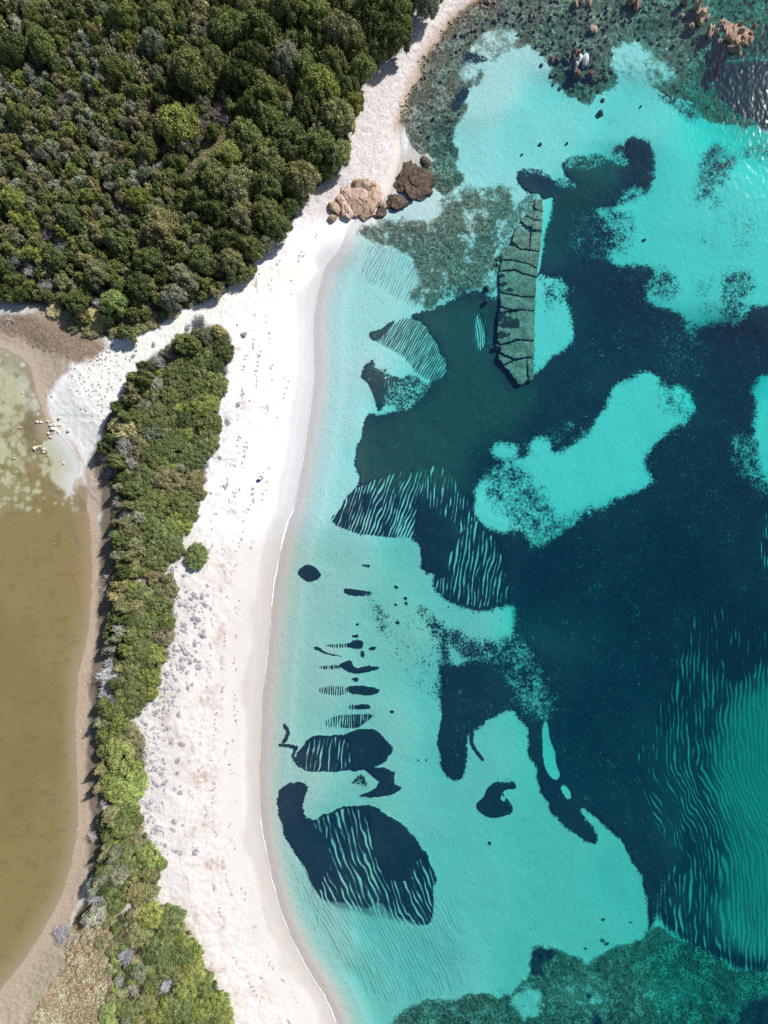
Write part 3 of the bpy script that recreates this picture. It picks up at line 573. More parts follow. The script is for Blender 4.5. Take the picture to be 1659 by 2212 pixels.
# ------------------------------------------------------------------ rocks
def ico(sub):
    bm_ = bpy.data.meshes.new('t'); import bmesh
    b = bmesh.new(); bmesh.ops.create_icosphere(b, subdivisions=sub, radius=1); b.to_mesh(bm_); b.free()
    V = np.empty(len(bm_.vertices)*3, np.float32); bm_.vertices.foreach_get('co', V)
    F = np.empty(len(bm_.polygons)*3, np.int32); bm_.polygons.foreach_get('vertices', F)
    bpy.data.meshes.remove(bm_); return V.reshape(-1, 3), F.reshape(-1, 3)
ICO = {k: ico(k) for k in (2, 3, 4, 5)}
def rock_shape(seed, sub=4, cuts=14, rough=.10, crag=.10):
    r = np.random.default_rng(seed); V, F = ICO[sub]; V = V.copy()
    for _ in range(cuts):                       # planed-off faces
        n = r.normal(size=3); n /= np.linalg.norm(n); d = r.uniform(.62, .92)
        t = V@n; V -= np.clip(t-d, 0, None)[:, None]*n*.92
    fq = 1.6
    for k in range(4):
        a = vnoise(V[:,0]*fq+V[:,2]*fq*.7+9, V[:,1]*fq-V[:,2]*fq*.6+7, seed+k)-.5
        V *= (1+a*rough*2.2*(0.6**k))[:, None]; fq *= 2.1
    c = np.abs(vnoise(V[:,0]*2.6+V[:,2], V[:,1]*1.1+20, seed+9)-.5)*2
    V *= (1-crag*np.clip(1-c*7, 0, 1))[:, None]
    return V, F
def rock_mat(name, a, b, sp, scale=1.0, crack=(.05,.04,.035), bump=.6):
    m = NT(name); P = m.pos(); o = m.obj()
    n1 = m.noise(P, 1.3*scale, 5, .65); n2 = m.noise(P, 6*scale, 4, .7)
    st = m.n('ShaderNodeMapping', {'Vector': P, 'Rotation': (0, 0, -.35), 'Scale': (1, .22, 1)}).outputs[0]
    cr = m.noise(st, 2.2*scale, 5, .7, .6)
    c = m.mix(m.ramp(n1, .35, .65), a, b); c = m.mix(m.ramp(n2, .56, .68), c, sp)
    c = m.mix(m.math('MULTIPLY', m.ramp(m.math('ABSOLUTE', m.math('SUBTRACT', cr, .5)), .035, .0), .6), c, crack)
    h = m.math('ADD', m.math('ADD', n1, m.math('MULTIPLY', n2, .35)), m.math('MULTIPLY', cr, 1.4))
    return m.surf(m.pbr(c, .85, m.bump(h, bump, .22)))
M_GRAN = rock_mat('pink_granite', (.68,.44,.32), (.78,.60,.49), (.82,.73,.67), 1.6, (.12,.07,.05), 1.1)
M_GRAN2 = rock_mat('tan_granite', (.38,.24,.15), (.62,.46,.34), (.70,.60,.52), 1.8, (.08,.05,.04), 1.1)
M_WHITE = rock_mat('pale_stone', (.80,.79,.80), (.86,.86,.86), (.74,.72,.72), 1.6, (.5,.48,.46), .25)
M_CREAM = rock_mat('cream_stone', (.70,.62,.50), (.78,.73,.64), (.66,.58,.46), 3, (.3,.25,.2), .35)
M_WEED = rock_mat('weeded_rock', (.070,.042,.026), (.20,.145,.10), (.32,.25,.19), 1.5, (.02,.014,.01), 1.2)
M_SUBM = rock_mat('mossy_stone', (.10,.085,.05), (.19,.16,.10), (.28,.24,.16), 1.8, (.03,.03,.02), .7)
M_RUST = rock_mat('rusty_stone', (.22,.10,.05), (.30,.15,.08), (.30,.22,.15), 2, (.04,.03,.02), .7)
def rock(name, dx, dy, rx, ry, h, mat, label, cat='rock', group=None, rot=0, seed=None, sink=.35, zb=None, sub=4, **kw):
    seed = seed or int(dx*7+dy*13) % 9973
    V, F = rock_shape(seed, sub, **kw)
    V = V/np.abs(V).max(0)
    c, s_ = math.cos(rot), math.sin(rot)
    V = V*np.array([rx*S, ry*S, h]); V = np.stack([V[:,0]*c-V[:,1]*s_, V[:,0]*s_+V[:,1]*c, V[:,2]], 1)
    z0 = zat(dx, dy) if zb is None else zb
    V[:,2] += h*(1-2*sink)*.5*2*.5
    o = link(name, mesh_np(name, V, F, mat)); zc = z0+h*.5
    o.location = (*D2W(dx, dy, zc)[:2], z0)
    return tago(o, label, cat, group)
r = rock
OUT = 'pink granite boulders of the headland outcrop'
r('granite_ledge', 778, 432, 42, 36, .55, M_GRAN2, 'wide low pink granite ledge from which the headland boulders rise', 'rock', OUT, rot=-.1, sub=5, crag=.3, sink=.5)
r('granite_boulder', 749, 455, 17, 28, 1.0, M_GRAN, 'tall rounded pink granite boulder at the beach foot of the headland outcrop', 'rock', OUT, rot=.15, sub=5, cuts=36, rough=.15, crag=.3)
r('granite_boulder', 778, 423, 22, 29, .75, M_GRAN, 'broad cracked pink granite boulder in the middle of the headland outcrop', 'rock', OUT, rot=-.1, sub=5, cuts=36, rough=.15, crag=.3)
r('granite_boulder', 808, 424, 17, 30, .65, M_GRAN, 'long pink granite boulder on the seaward side of the headland outcrop', 'rock', OUT, rot=-.1, sub=5, cuts=36, rough=.15, crag=.3)
r('granite_boulder', 752, 417, 20, 19, .6, M_GRAN, 'pink granite boulder on the uphill landward side of the outcrop', 'rock', OUT, sub=5, cuts=36, rough=.15, crag=.3)
r('granite_boulder', 784, 398, 22, 16, .9, M_GRAN2, 'low pink granite hump topmost of the headland outcrop', 'rock', OUT, sub=5, cuts=36, rough=.15, crag=.3)
r('granite_boulder', 787, 460, 25, 18, .6, M_GRAN2, 'low tan granite slab at the waterline below the broad cracked boulder', 'rock', OUT, sub=5)
r('granite_boulder', 827, 443, 10, 11, .8, M_GRAN2, 'small tan granite boulder between the outcrop and the brown weed reef', 'rock', OUT)
r('granite_boulder', 723, 448, 12, 18, 1.0, M_GRAN2, 'brown jagged granite boulder half buried in white sand left of the outcrop', 'rock', OUT, rot=.6)
r('granite_boulder', 719, 470, 10, 9, .9, M_GRAN2, 'small dark sided granite rock lowest on the sand beside the outcrop', 'rock', OUT)
r('granite_boulder', 803, 396, 11, 9, .6, M_GRAN, 'small pink rock beside the wet sand cove above the outcrop', 'rock', OUT)
r('granite_boulder', 735, 430, 12, 12, .8, M_GRAN, 'pink granite knob between the tall boulder and the white sand', 'rock', OUT)
WD = 'brown weed covered reefs off the outcrop'
r('weeded_reef', 893, 388, 50, 41, 1.0, M_WEED, 'large brown weed covered reef awash between the two sandy inlets', 'rock', WD, rot=-.45, sub=5, cuts=30, rough=.2, crag=.25, zb=-.35, sink=.4)
r('weeded_reef', 857, 438, 30, 22, .8, M_WEED, 'smaller brown weed covered reef right beside the granite outcrop', 'rock', WD, rot=.2, sub=5, cuts=26, rough=.2, crag=.25, zb=-.3)
r('weeded_reef', 822, 458, 18, 12, .6, M_WEED, 'smallest low brown reef tongue touching the outcrop waterline', 'rock', WD, rot=.5, zb=-.2)
r('weeded_reef', 919, 348, 11, 14, .7, M_WEED, 'small detached brown reef above the large brown reef', 'rock', WD, rot=.3, zb=-.35)
r('weeded_reef', 870, 408, 14, 9, .4, M_WEED, 'low brown reef edge against the pale wet sand of the cove', 'rock', WD, rot=.3, zb=-.15)
BG = 'boulder cluster standing in the turquoise sea'
r('sea_boulder', 1265.6, 127.5, 7, 13.5, 1.5, M_WHITE, 'largest smooth white boulder in the sea, with a dark spot on top', 'rock', BG, rot=-.15, zb=-.5, cuts=3, crag=0)
r('sea_boulder', 1253.5, 125, 5.5, 11, 1.2, M_WHITE, 'narrow white boulder left against the largest white one in the sea', 'rock', BG, rot=-.2, zb=-.5, cuts=3, crag=0)
r('sea_boulder', 1246, 138, 4, 6, .9, M_WHITE, 'small cream boulder below the two white sea boulders', 'rock', BG, zb=-.5, cuts=4)
r('sea_boulder', 1247, 155, 8, 12, 1.1, M_RUST, 'rust brown boulder with a pale cap lowest left in the sea cluster', 'rock', BG, rot=.3, zb=-.8)
r('sea_boulder', 1244, 150, 3, 5, .8, M_CREAM, 'small pale orange stone resting on the rust brown sea boulder', 'rock', BG, zb=0.0)
r('sea_boulder', 1278, 159, 8, 11, 1.0, M_RUST, 'rust coloured boulder just under water right of the capped one', 'rock', BG, zb=-.95)
r('sea_boulder', 1248, 113, 7, 6, .9, M_RUST, 'reddish brown boulder just above the two white sea boulders', 'rock', BG, zb=-.7)
r('sea_boulder', 1239, 123, 5, 8, .8, M_RUST, 'dark brown boulder left of the narrow white sea boulder', 'rock', BG, zb=-.7)
SUBS = [(1194,129,7,7,.8),(1204,130,5,7,.7),(1218,128,5,7,.6),(1226,132,4,6,.5),(1253,163,6,5,.7),(1284,175,5,5,.6),(1293,169,6,7,.5),(1276,172,4,5,.5),(1262,171,4,6,.5),(1231,150,5,4,.4),(1228,118,5,4,.4),(1243,108,6,5,.4),(1270,142,6,4,.4),(1281,140,5,4,.4),(1286,122,5,5,.4),
        (1190,163,5,4,.3),(1202,160,4,4,.3),(1195,182,3,3,.2),(1210,190,4,4,.3),(1240,183,5,5,.4),(1170,140,4,4,.3),(1222,103,4,4,.3),(1196,92,4,4,.4),(1214,78,4,5,.4),(1305,150,5,5,.4),(1312,170,4,4,.3)]
for (x, y, a, b, h) in SUBS:
    r('submerged_stone', x, y, a, b, h*1.3, M_SUBM if (x+y) % 3 else M_RUST, 'mossy brown stone under water around the white sea boulders', 'stone', 'submerged stones round the white boulders', rot=x, sub=3)
r('submerged_stone', 1298, 244, 7.5, 7, 1.0, M_SUBM, 'lone round mossy stone on the pale sand below the boulder cluster', 'stone', 'lone submerged stones')
r('submerged_stone', 1303, 216, 4, 4, .5, M_SUBM, 'small dark stone on the rubble edge just above the lone round stone', 'stone', 'lone submerged stones', sub=3)
for (x, y, a, l) in [(1167,311,4,'small dark stone on bare pale seabed far left of the kidney shaped seagrass'),(1128,333,2.5,'tiny dark stone beside a dark dot on pale seabed'),(1225,309,3,'small elongated stone on pale seabed above the seagrass wedge'),(1392,517,4.5,'small dark coral lump on the turquoise sand right of the deep meadow'),(1385,229,2.5,'tiny stone on pale sand below the rubble bank')]:
    r('submerged_stone', x, y, a, a*.8, .5, M_SUBM, l, 'stone', 'lone submerged stones', sub=3)
TR = 'tan rocks of the islet in the upper right sea'
ISL = [(1509,9,8,16,1.8,'ridge rock touching the top edge of the islet chain'),(1517,28,9,13,1.7,'dark grooved rock second down the ridge of the islet chain'),(1511,47,8,8,1.1,'rounded tan rock where the ridge ends'),(1494,56,9,10,.9,'brown rounded rock left of the ridge end, half under water'),
 (1537,66,7,17,1.8,'long narrow tan rock between the ridge and the islet'),(1548,70,5,11,1.1,'thin tan rock hugging the right side of the long narrow one'),(1568,52,17,13,.9,'broad wave washed rock forming the upper left of the islet'),(1599,52,6,6,1.1,'small round tan knob on top of the islet'),
 (1602,66,9,9,1.3,'tan boulder under the small round knob of the islet'),(1631,56,6,6,.8,'isolated little rock at the right tip of the islet'),(1578,80,13,12,1.2,'rough tan boulder at the left heart of the islet'),(1605,80,10,10,1.2,'rough tan boulder at the right heart of the islet'),
 (1589,104,14,9,1.6,'grey fronted slab rock at the lower foot of the islet'),(1609,92,10,9,1.1,'tan rock just above the grey fronted foot slab'),(1622,86,8,9,.7,'low pale rock at the right edge of the islet'),(1598,115,7,6,.6,'small foam ringed rock lowest on the islet'),
 (1622,72,8,7,.8,'tan rock between the isolated tip and the right heart of the islet'),(1473,35,7,6,.6,'pale topped stone alone in dark water left of the ridge'),(1530,36,5,8,.6,'small washed stone right beside the dark grooved ridge rock'),(1556,88,6,6,.4,'low brown stone in the shadow left of the islet heart')]
ISL += [(1590,80,34,30,.7,'low rough ledge joining the rocks of the islet'),(1514,32,14,30,.8,'low ledge under the grooved ridge rocks of the islet chain')]
for (x, y, a, b, h, l) in ISL:
    r('islet_rock', x, y, a, b, h*1.1, M_GRAN2 if h < 1.7 else M_GRAN, l, 'rock', TR, rot=-.25, zb=-.45, crag=.3, rough=.18, cuts=24, sub=4 if a < 20 else 5)
TE = [(1243,7,9,9,.9,'grooved tan rock cut by the top edge, left of its twin'),(1259,3,5,8,.9,'pale ridged rock at the top edge beside the grooved one'),(1275,6,6,9,.7,'flat tan rock at the top edge, right of the pale ridged one'),(1376,9,8,14,1.6,'tall pale streaked rock hanging into the frame at the top'),(1362,2,9,10,1.5,'dark rock in shade left of the tall pale streaked one'),
      (1190,36,5,5,.6,'small pink stone in shallow rubble at the top'),(1148,35,5,5,.5,'small mossy stone left of the pink stone at the top'),(1313,20,4,5,.5,'small tan stone midway between the top edge rocks'),(1413,7,3,3,.5,'tiny orange stone right of the tall pale streaked rock'),(1282,62,13,10,.7,'orange brown rock patch above the white boulders'),(1478,3,7,8,1.3,'rock at the top edge left of the islet ridge'),
      (1352,43,4,4,.4,'tiny stone under the tall pale streaked rock'),(1053,2,7,5,.6,'brown shore stone at the very top of the beach'),(1068,5,5,4,.4,'second shore stone at the top of the beach')]
for (x, y, a, b, h, l) in TE:
    r('shore_rock', x, y, a, b, h*1.1, M_GRAN2, l, 'rock', 'scattered rocks along the top edge', rot=-.2, zb=max(-.5, zat(x, y)))
LAGR = [(128,903,4.5,4.5,.6,'cream boulder on the pale mud, nearest to the open path'),(112,856,2.5,2.5,.35,'white stone on the brown bank above the boulders'),(47,849,2,2,.3,'white stone in the lagoon among pale blotches'),(80,911,3.5,3,.4,'left one of two pale stones on dark lagoon mud'),(88,912,3.5,3,.4,'right one of two pale stones on dark lagoon mud'),(103,911,4,3,.4,'flat cream stone behind the middle boulders'),
 (117,918,5,4,.5,'long cream boulder topmost of the middle pile'),(109,919,4.5,3.5,.45,'cream boulder left in the middle pile'),(114,926,6,4.5,.6,'biggest cream boulder at the front of the middle pile'),(127,918,2.5,3,.3,'small stone right of the middle pile'),(131,918,2,2.5,.3,'outermost small stone right of the middle pile'),(147,930,4.5,4,.55,'cream boulder on the mud spit toward the dune'),(125,934,3,3,.35,'small round stone below the middle pile'),
 (104,936,3,3.5,.45,'upper of two pointed stones below the middle pile'),(110,944,4,3,.45,'lower of two pointed stones below the middle pile'),(41,923,2.5,2,.3,'left of two tiny white stones standing in the lagoon'),(46,924,2.5,2,.3,'right of two tiny white stones standing in the lagoon'),(74,968,4.5,5.5,.6,'leftmost big boulder of the lowest pale pile'),(81,967,3.5,5,.55,'second boulder of the lowest pale pile'),(86,965,4,3.5,.5,'middle boulder of the lowest pale pile'),
 (93,970,5,4,.55,'right boulder of the lowest pale pile'),(94,976,4,3,.45,'front right stone of the lowest pale pile'),(76,975,2.5,1.5,.25,'tiny stone in front of the lowest pale pile'),(92,963,2,2,.3,'tiny stone behind the lowest pale pile'),(103,985,3,2,.3,'flat white stone just below the lowest pale pile'),(31,990,4,2.5,.3,'white stone farthest out in the lagoon'),(137,1000,2.5,4,.3,'pointed cream stone on the mud flat below the piles'),
 (128,995,1.5,1.5,.2,'pebble beside the pointed cream stone'),(68,960,1.8,1.5,.2,'white pebble left of the lowest pale pile'),(31,946,1.6,1.4,.2,'white pebble in the lagoon above the farthest stone'),(60,929,1.2,1,.15,'tiny white pebble between the lagoon blotches'),(154,841,1.5,1.5,.2,'pebble on the pale path'),(217,1268,1.5,1.5,.2,'white pebble on the lagoon beach'),(173,1580,1.8,1.8,.25,'white pebble on the narrow lagoon beach'),(117,1175,1.8,1.5,.2,'white pebble in the brown lagoon'),(264,848,2,2,.25,'white stone at the dune foot beside the pale mud')]
for (x, y, a, b, h, l) in LAGR:
    r('lagoon_stone', x, y, a, b, h*.9, M_CREAM, l, 'stone', 'pale stones at the lagoon shore', sub=3, zb=zat(x, y)-.02)
# small shore stones, countable, along the upper beach
k = 0
rr_ = np.random.default_rng(5)
sp_ = smooth_poly([(1053,8),(996,30),(953,82),(922,125),(900,173),(888,205),(872,240)], 2, False)
for i in range(46):
    t = rr_.uniform(0, len(sp_)-1.01); a = sp_[int(t)]*(1-t % 1)+sp_[int(t)+1]*(t % 1)
    x, y = a+rr_.normal(size=2)*[7, 5]
    r('beach_stone', x, y, rr_.uniform(1.5, 3.4), rr_.uniform(1.3, 2.8), rr_.uniform(.2, .42), M_GRAN2, 'small orange brown stone on the stony upper shoreline', 'stone', 'orange stones along the upper shoreline', rot=rr_.uniform(0, 3), sub=2)
def rz_(x, y):
    return ('along the upper beach' if x < 1020 else 'between upper beach and white boulders' if x < 1180 else 'around the white boulders' if x < 1320 else 'between white boulders and islet' if x < 1460 else 'around the islet')+(', close to the top edge' if y < 60 else '')
k = 0
for i in range(2600):
    x, y = rr_.uniform(900, 1659), rr_.uniform(0, 300)
    j, i2 = np.searchsorted(gy, y), np.searchsorted(gx, x)
    if rub[j, i2] < .7 or rr_.random() > .25+.75*(y < 120): continue
    if sea_sd[j, i2] < 20: continue
    r('seabed_stone', x, y, rr_.uniform(2, 4.4), rr_.uniform(2, 4), rr_.uniform(.25, .6), M_SUBM, 'small mossy rubble stone '+rz_(x, y), 'stone', 'rubble stones '+rz_(x, y), rot=rr_.uniform(0, 3), sub=2)
    k += 1
    if k >= 250: break

# ------------------------------------------------------------------ sunken rock slab
m = NT('slab_rock'); P = m.pos()
n1 = m.noise(P, .8, 5, .65); n2 = m.noise(P, 3.5, 4, .7)
c = m.mix(m.ramp(n1, .38, .62), (.17,.17,.125), (.34,.33,.26)); c = m.mix(m.ramp(n2, .48, .66), c, (.085,.08,.06))
wd_ = m.attr('weed'); c = m.mix(m.ramp(m.math('ADD', wd_, m.lramp(m.noise(P, 1.4, 4, .6), .3, .7, -.45, .45)), .38, .55), c, (.016,.02,.012))
M_SLAB = m.surf(m.pbr(c, .9, m.bump(m.math('ADD', n1, m.math('MULTIPLY', n2, .6)), .6, .12)))
slab = bpy.data.objects.new('rock_slab', None); COL.objects.link(slab); slab.location = D2W(1125, 630, -2.6)
tago(slab, 'long sunken slab of cracked grey green rock lying beside the dark meadow', 'rock slab')
SB = [[(585,75),(670,55),(680,203),(590,178)],[(478,243),(540,185),(667,207),(676,303),(580,293)],[(425,305),(470,250),(575,300),(548,372),(500,372)],[(584,306),(676,310),(667,422),(555,402),(556,340)],[(372,382),(532,437),(520,628),(418,618),(328,528)],
 [(548,437),(663,428),(648,650),(525,630)],[(255,598),(350,588),(415,630),(645,658),(622,842),(540,793),(340,742),(220,737),(200,690)],[(217,757),(340,758),(535,803),(620,852),(612,930),(440,886),(360,846),(185,862)],[(180,885),(355,868),(440,904),(607,947),(597,1152),(450,1152),(200,1103)],
 [(190,1117),(450,1167),(592,1166),(587,1312),(520,1306),(440,1297),(330,1300),(203,1258)],[(192,1278),(296,1310),(195,1335)],[(178,1352),(300,1324),(380,1328),(440,1308),(587,1326),(583,1648),(500,1636),(360,1626),(320,1658),(200,1684),(165,1640)],
 [(203,1702),(330,1674),(372,1650),(490,1650),(582,1664),(562,1828),(440,1836),(358,1852),(202,1778)],[(177,1802),(338,1868),(240,1915),(182,1850)],[(352,1877),(490,1850),(500,2098),(440,2148),(390,2130),(380,2090),(330,2040),(300,1980),(237,1932)],[(497,1848),(560,1843),(576,2000),(566,2090),(522,2100)]]
WEEDS = [(205,925,30,25),(230,1020,55,25),(300,1085,50,20),(230,1390,55,60),(310,1340,35,25),(340,1450,80,65),(240,1480,60,30),(220,1590,80,50)]
rs = np.random.default_rng(3)
for bi, poly in enumerate(SB):
    Pp = np.array([(1042.2+x*.1934, 416.9+y*.1934) for x, y in poly]); cpt = Pp.mean(0)
    Pd = []
    for i in range(len(Pp)):
        a, b = Pp[i], Pp[(i+1) % len(Pp)]; n = max(1, int(np.hypot(*(b-a))/2.2))
        for t in range(n): Pd.append(a+(b-a)*t/n+rs.normal(size=2)*.65)
    Pd = np.array(Pd)-(np.array(Pd)-cpt)*(.35/np.hypot(*(np.array(Pd)-cpt).T)[:, None])
    n = len(Pd); rings = []; ztop = -1.15-.6*float(sstep(500, 620, cpt[1]))+.10*rs.random()-.35*sstep(760, 830, cpt[1])
    for f, dz in [(1.0, -1.0), (1.0, -.06), (.97, 0), (.8, .03), (.6, .05), (.4, .05), (.2, .05)]:
        q = cpt+(Pd-cpt)*f
        z = np.full(n, ztop+dz) + .05*(fbm(q[:,0], q[:,1], 9, 3, 60) if dz > -.5 else 0)
        k_ = S*(H-ztop)/H
        rings.append(np.stack([(q[:,0]-CX)*k_, (CY-q[:,1])*k_, z], 1))
    V_ = np.concatenate(rings+[np.array([[(cpt[0]-CX)*k_, (CY-cpt[1])*k_, ztop+.05]])]); F_ = []
    for a in range(6):
        for i in range(n): F_.append((a*n+i, (a+1)*n+i, (a+1)*n+(i+1) % n, a*n+(i+1) % n))
    for i in range(0, n): F_.append((6*n+i, 7*n, 7*n, 6*n+(i+1) % n))
    F4 = np.array(F_[:6*n]); 
    qx = V_[:,0]/k_+CX; qy = CY-V_[:,1]/k_; wv_ = np.zeros(len(V_))
    for (x, y, a, b) in WEEDS:
        wv_ = np.maximum(wv_, 1-.5*(((qx-(1042.2+x*.1934))/(a*.1934))**2+((qy-(416.9+y*.1934))/(b*.1934))**2))
    me = bpy.data.meshes.new('slab_block'); me.from_pydata([tuple(v) for v in V_-np.array(slab.location)], [], [tuple(f) for f in F4]+[(6*n+i, 7*n, 6*n+(i+1) % n) for i in range(n)])
    at = me.attributes.new('weed', 'FLOAT', 'POINT'); at.data.foreach_set('value', np.clip(wv_, 0, 1).astype(np.float32)); me.materials.append(M_SLAB); me.update()
    link('slab_block', me, slab)
for (x, y, a) in [(1073,560,5),(1068,572,6),(1062,580,5),(1074,572,5),(1051,622,7),(1051,650,6),(1078,556,4),(1166,590,3),(1074,748,6)]:
    r('slab_fragment', x, y, a, a*.85, .7, M_SUBM, 'loose mossy block fallen beside the long sunken rock slab', 'stone', 'loose blocks beside the sunken slab', zb=-2.0, rot=x)

# ------------------------------------------------------------------ foliage meshes
def quads(c, n, size, r, asp=1.5):
    """small leaf faces at c with normals n"""
    k = len(c); t = r.normal(size=(k, 3)); t -= (t*n).sum(1)[:, None]*n; t /= np.linalg.norm(t, axis=1)[:, None]+1e-9
    b = np.cross(n, t); sz = (size*r.uniform(.6, 1.3, k))[:, None] if np.ndim(size) == 0 else (size*r.uniform(.6, 1.3, k))[:, None]
    t = t*sz*asp*.5; b = b*sz*.5
    V = np.stack([c-t-b*.5, c-t*.1+b*1.0-t*.2, c+t+b*.3, c+t*.1-b*1.0], 1).reshape(-1, 3)
    return V, np.arange(k*4).reshape(-1, 4)
def crown_mesh(name, seed, lobes=14, tufts=260, per=9, leaf=.055, tuft=.075, hgt=.8, mat=None, core=True, streak=0., small=1.):
    r = np.random.default_rng(seed)
    ang = r.uniform(0, 2*np.pi, lobes); rad = np.sqrt(r.uniform(0, 1, lobes))*.68; rad[0] = 0
    lr = r.uniform(.22, .42, lobes)*(1.15-.35*rad)*small; rad *= 1.12+.25*(1-small)
    lc = np.stack([rad*np.cos(ang), rad*np.sin(ang), hgt*(.22+.48*(1-np.minimum(rad, 1)**2)+.12*(1-small))*r.uniform(.78, 1.12, lobes)], 1)
    area = lr**2; pick = r.choice(lobes, tufts*4, p=area/area.sum())
    d = r.normal(size=(tufts*4, 3)); d[:,2] = np.abs(d[:,2])*1.1-.35; d /= np.linalg.norm(d, axis=1)[:, None]
    p = lc[pick]+d*(lr[pick]*r.uniform(.86, 1.1, tufts*4))[:, None]
    dist = np.linalg.norm(p[:, None]-lc[None], axis=2)/lr[None]; ok = (dist < .84).sum(1) == 0
    p = p[ok][:tufts]; d = d[ok][:tufts]
    k = len(p); ts = r.uniform(.7, 1.3, k)
    c = np.repeat(p, per, 0)+r.normal(size=(k*per, 3))*tuft*np.repeat(ts, per)[:, None]*np.array([1, 1, .9])
    if streak: c[:,0] += c[:,1]*0
    n = np.repeat(d, per, 0)*.8+r.normal(size=(k*per, 3))*.55+np.array([0, 0, .25]); n /= np.linalg.norm(n, axis=1)[:, None]
    V, F = quads(c, n, leaf, r)
    lt = r.random(lobes); pk = pick[ok][:tufts]; tint = np.repeat(np.repeat(.55*r.random(k)+.45*lt[pk], per), 4)
    if core:
        Vc, Fc = ICO[2]
        Vs, Fs = [V], [F]; off = len(V)
        for i in range(lobes):
            v = Vc*lr[i]*.82+lc[i]; q = np.concatenate([Fc, Fc[:, 2:]], 1)
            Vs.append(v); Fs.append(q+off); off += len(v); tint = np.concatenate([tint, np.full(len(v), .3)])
        V = np.concatenate(Vs); 
        tri = np.concatenate([f[:, :3] for f in Fs[1:]])
        me = bpy.data.meshes.new(name)
        me.vertices.add(len(V)); me.vertices.foreach_set('co', V.astype(np.float32).ravel())
        li = np.concatenate([F.ravel(), tri.ravel()]).astype(np.int32); me.loops.add(len(li)); me.loops.foreach_set('vertex_index', li)
        ls = np.concatenate([np.arange(len(F))*4, len(F)*4+np.arange(len(tri))*3]).astype(np.int32)
        me.polygons.add(len(ls)); me.polygons.foreach_set('loop_start', ls)
        at = me.attributes.new('tint', 'FLOAT', 'POINT'); at.data.foreach_set('value', tint.astype(np.float32))
        me.update(calc_edges=True); me.materials.append(mat); return me
    return mesh_np(name, V, F, mat, False, {'tint': tint})
def foliage_mat(name, use_obj=True, cols=None, trans=.16):
    m = NT(name); P = m.pos(); tn = m.attr('tint')
    base = m.attr('ucol', 'Vector') if use_obj == 'attr' else m.n('ShaderNodeObjectInfo').outputs['Color'] if use_obj else m.mix(m.ramp(m.noise(P, .35, 2, .5), .4, .62), *cols)
    a = m.noise(P, 1.1, 3, .6); b = m.noise(P, 5, 2, .6)
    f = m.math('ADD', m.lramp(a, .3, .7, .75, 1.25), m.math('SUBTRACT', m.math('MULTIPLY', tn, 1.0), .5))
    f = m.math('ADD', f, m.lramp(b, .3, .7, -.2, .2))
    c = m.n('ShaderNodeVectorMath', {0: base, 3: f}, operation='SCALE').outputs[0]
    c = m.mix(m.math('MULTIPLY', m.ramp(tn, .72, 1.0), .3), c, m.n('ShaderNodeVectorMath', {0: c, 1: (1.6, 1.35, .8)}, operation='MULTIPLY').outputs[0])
    d = m.pbr(c, .7, None, **{'Specular IOR Level': .2}); t = m.n('ShaderNodeBsdfTranslucent', {'Color': c}).outputs[0]
    return m.surf(m.n('ShaderNodeMixShader', {0: trans, 1: d, 2: t}).outputs[0])
M_LEAF = foliage_mat('foliage')
M_UNDER = foliage_mat('low_scrub_leaves', False, ((.10,.125,.055), (.20,.19,.11)))
M_HEATH = foliage_mat('dry_heath_leaves', False, ((.50,.41,.27), (.58,.54,.39)))
def bark_mat(name, a, b):
    m = NT(name); n_ = m.noise(m.n('ShaderNodeMapping', {'Vector': m.obj(), 'Scale': (6, 6, 1.2)}).outputs[0], 3, 4, .6)
    return m.surf(m.pbr(m.mix(n_, a, b), .9, m.bump(n_, .5, .05)))
M_BARK = bark_mat('bark', (.10,.075,.055), (.20,.16,.12)); M_DEAD = bark_mat('dead_wood', (.42,.40,.38), (.62,.60,.58))
m = NT('bare_twigs'); oc = m.n('ShaderNodeObjectInfo').outputs['Color']
M_TWIG = m.surf(m.pbr(m.mix(m.noise(m.pos(), 2.5, 3, .6), m.n('ShaderNodeVectorMath', {0: oc, 3: .7}, operation='SCALE').outputs[0], m.n('ShaderNodeVectorMath', {0: oc, 3: 1.25}, operation='SCALE').outputs[0]), .9))

def tubes(paths, radii, sides=4):
    """merge tapered tubes; paths: list of (n,3), radii: list of (r0,r1)"""
    Vs, Fs, off = [], [], 0
    ca = np.arange(sides)*2*np.pi/sides
    for p, (r0, r1) in zip(paths, radii):
        p = np.asarray(p, float); n = len(p); T = np.gradient(p, axis=0); T /= np.linalg.norm(T, axis=1)[:, None]+1e-9
        up = np.where(np.abs(T[:, 2:3]) > .9, [[1., 0, 0]], [[0, 0, 1.]]); A = np.cross(T, up); A /= np.linalg.norm(A, axis=1)[:, None]+1e-9; B = np.cross(T, A)
        rr = np.linspace(r0, r1, n)[:, None, None]
        V = p[:, None]+rr*(A[:, None]*np.cos(ca)[None, :, None]+B[:, None]*np.sin(ca)[None, :, None]); Vs.append(V.reshape(-1, 3))
        i = np.arange(n-1)[:, None]*sides; j = np.arange(sides)[None]; jn = (j+1) % sides
        Fs.append(np.stack([i+j, i+jn, i+sides+jn, i+sides+j], -1).reshape(-1, 4)+off); off += n*sides
    return np.concatenate(Vs), np.concatenate(Fs)
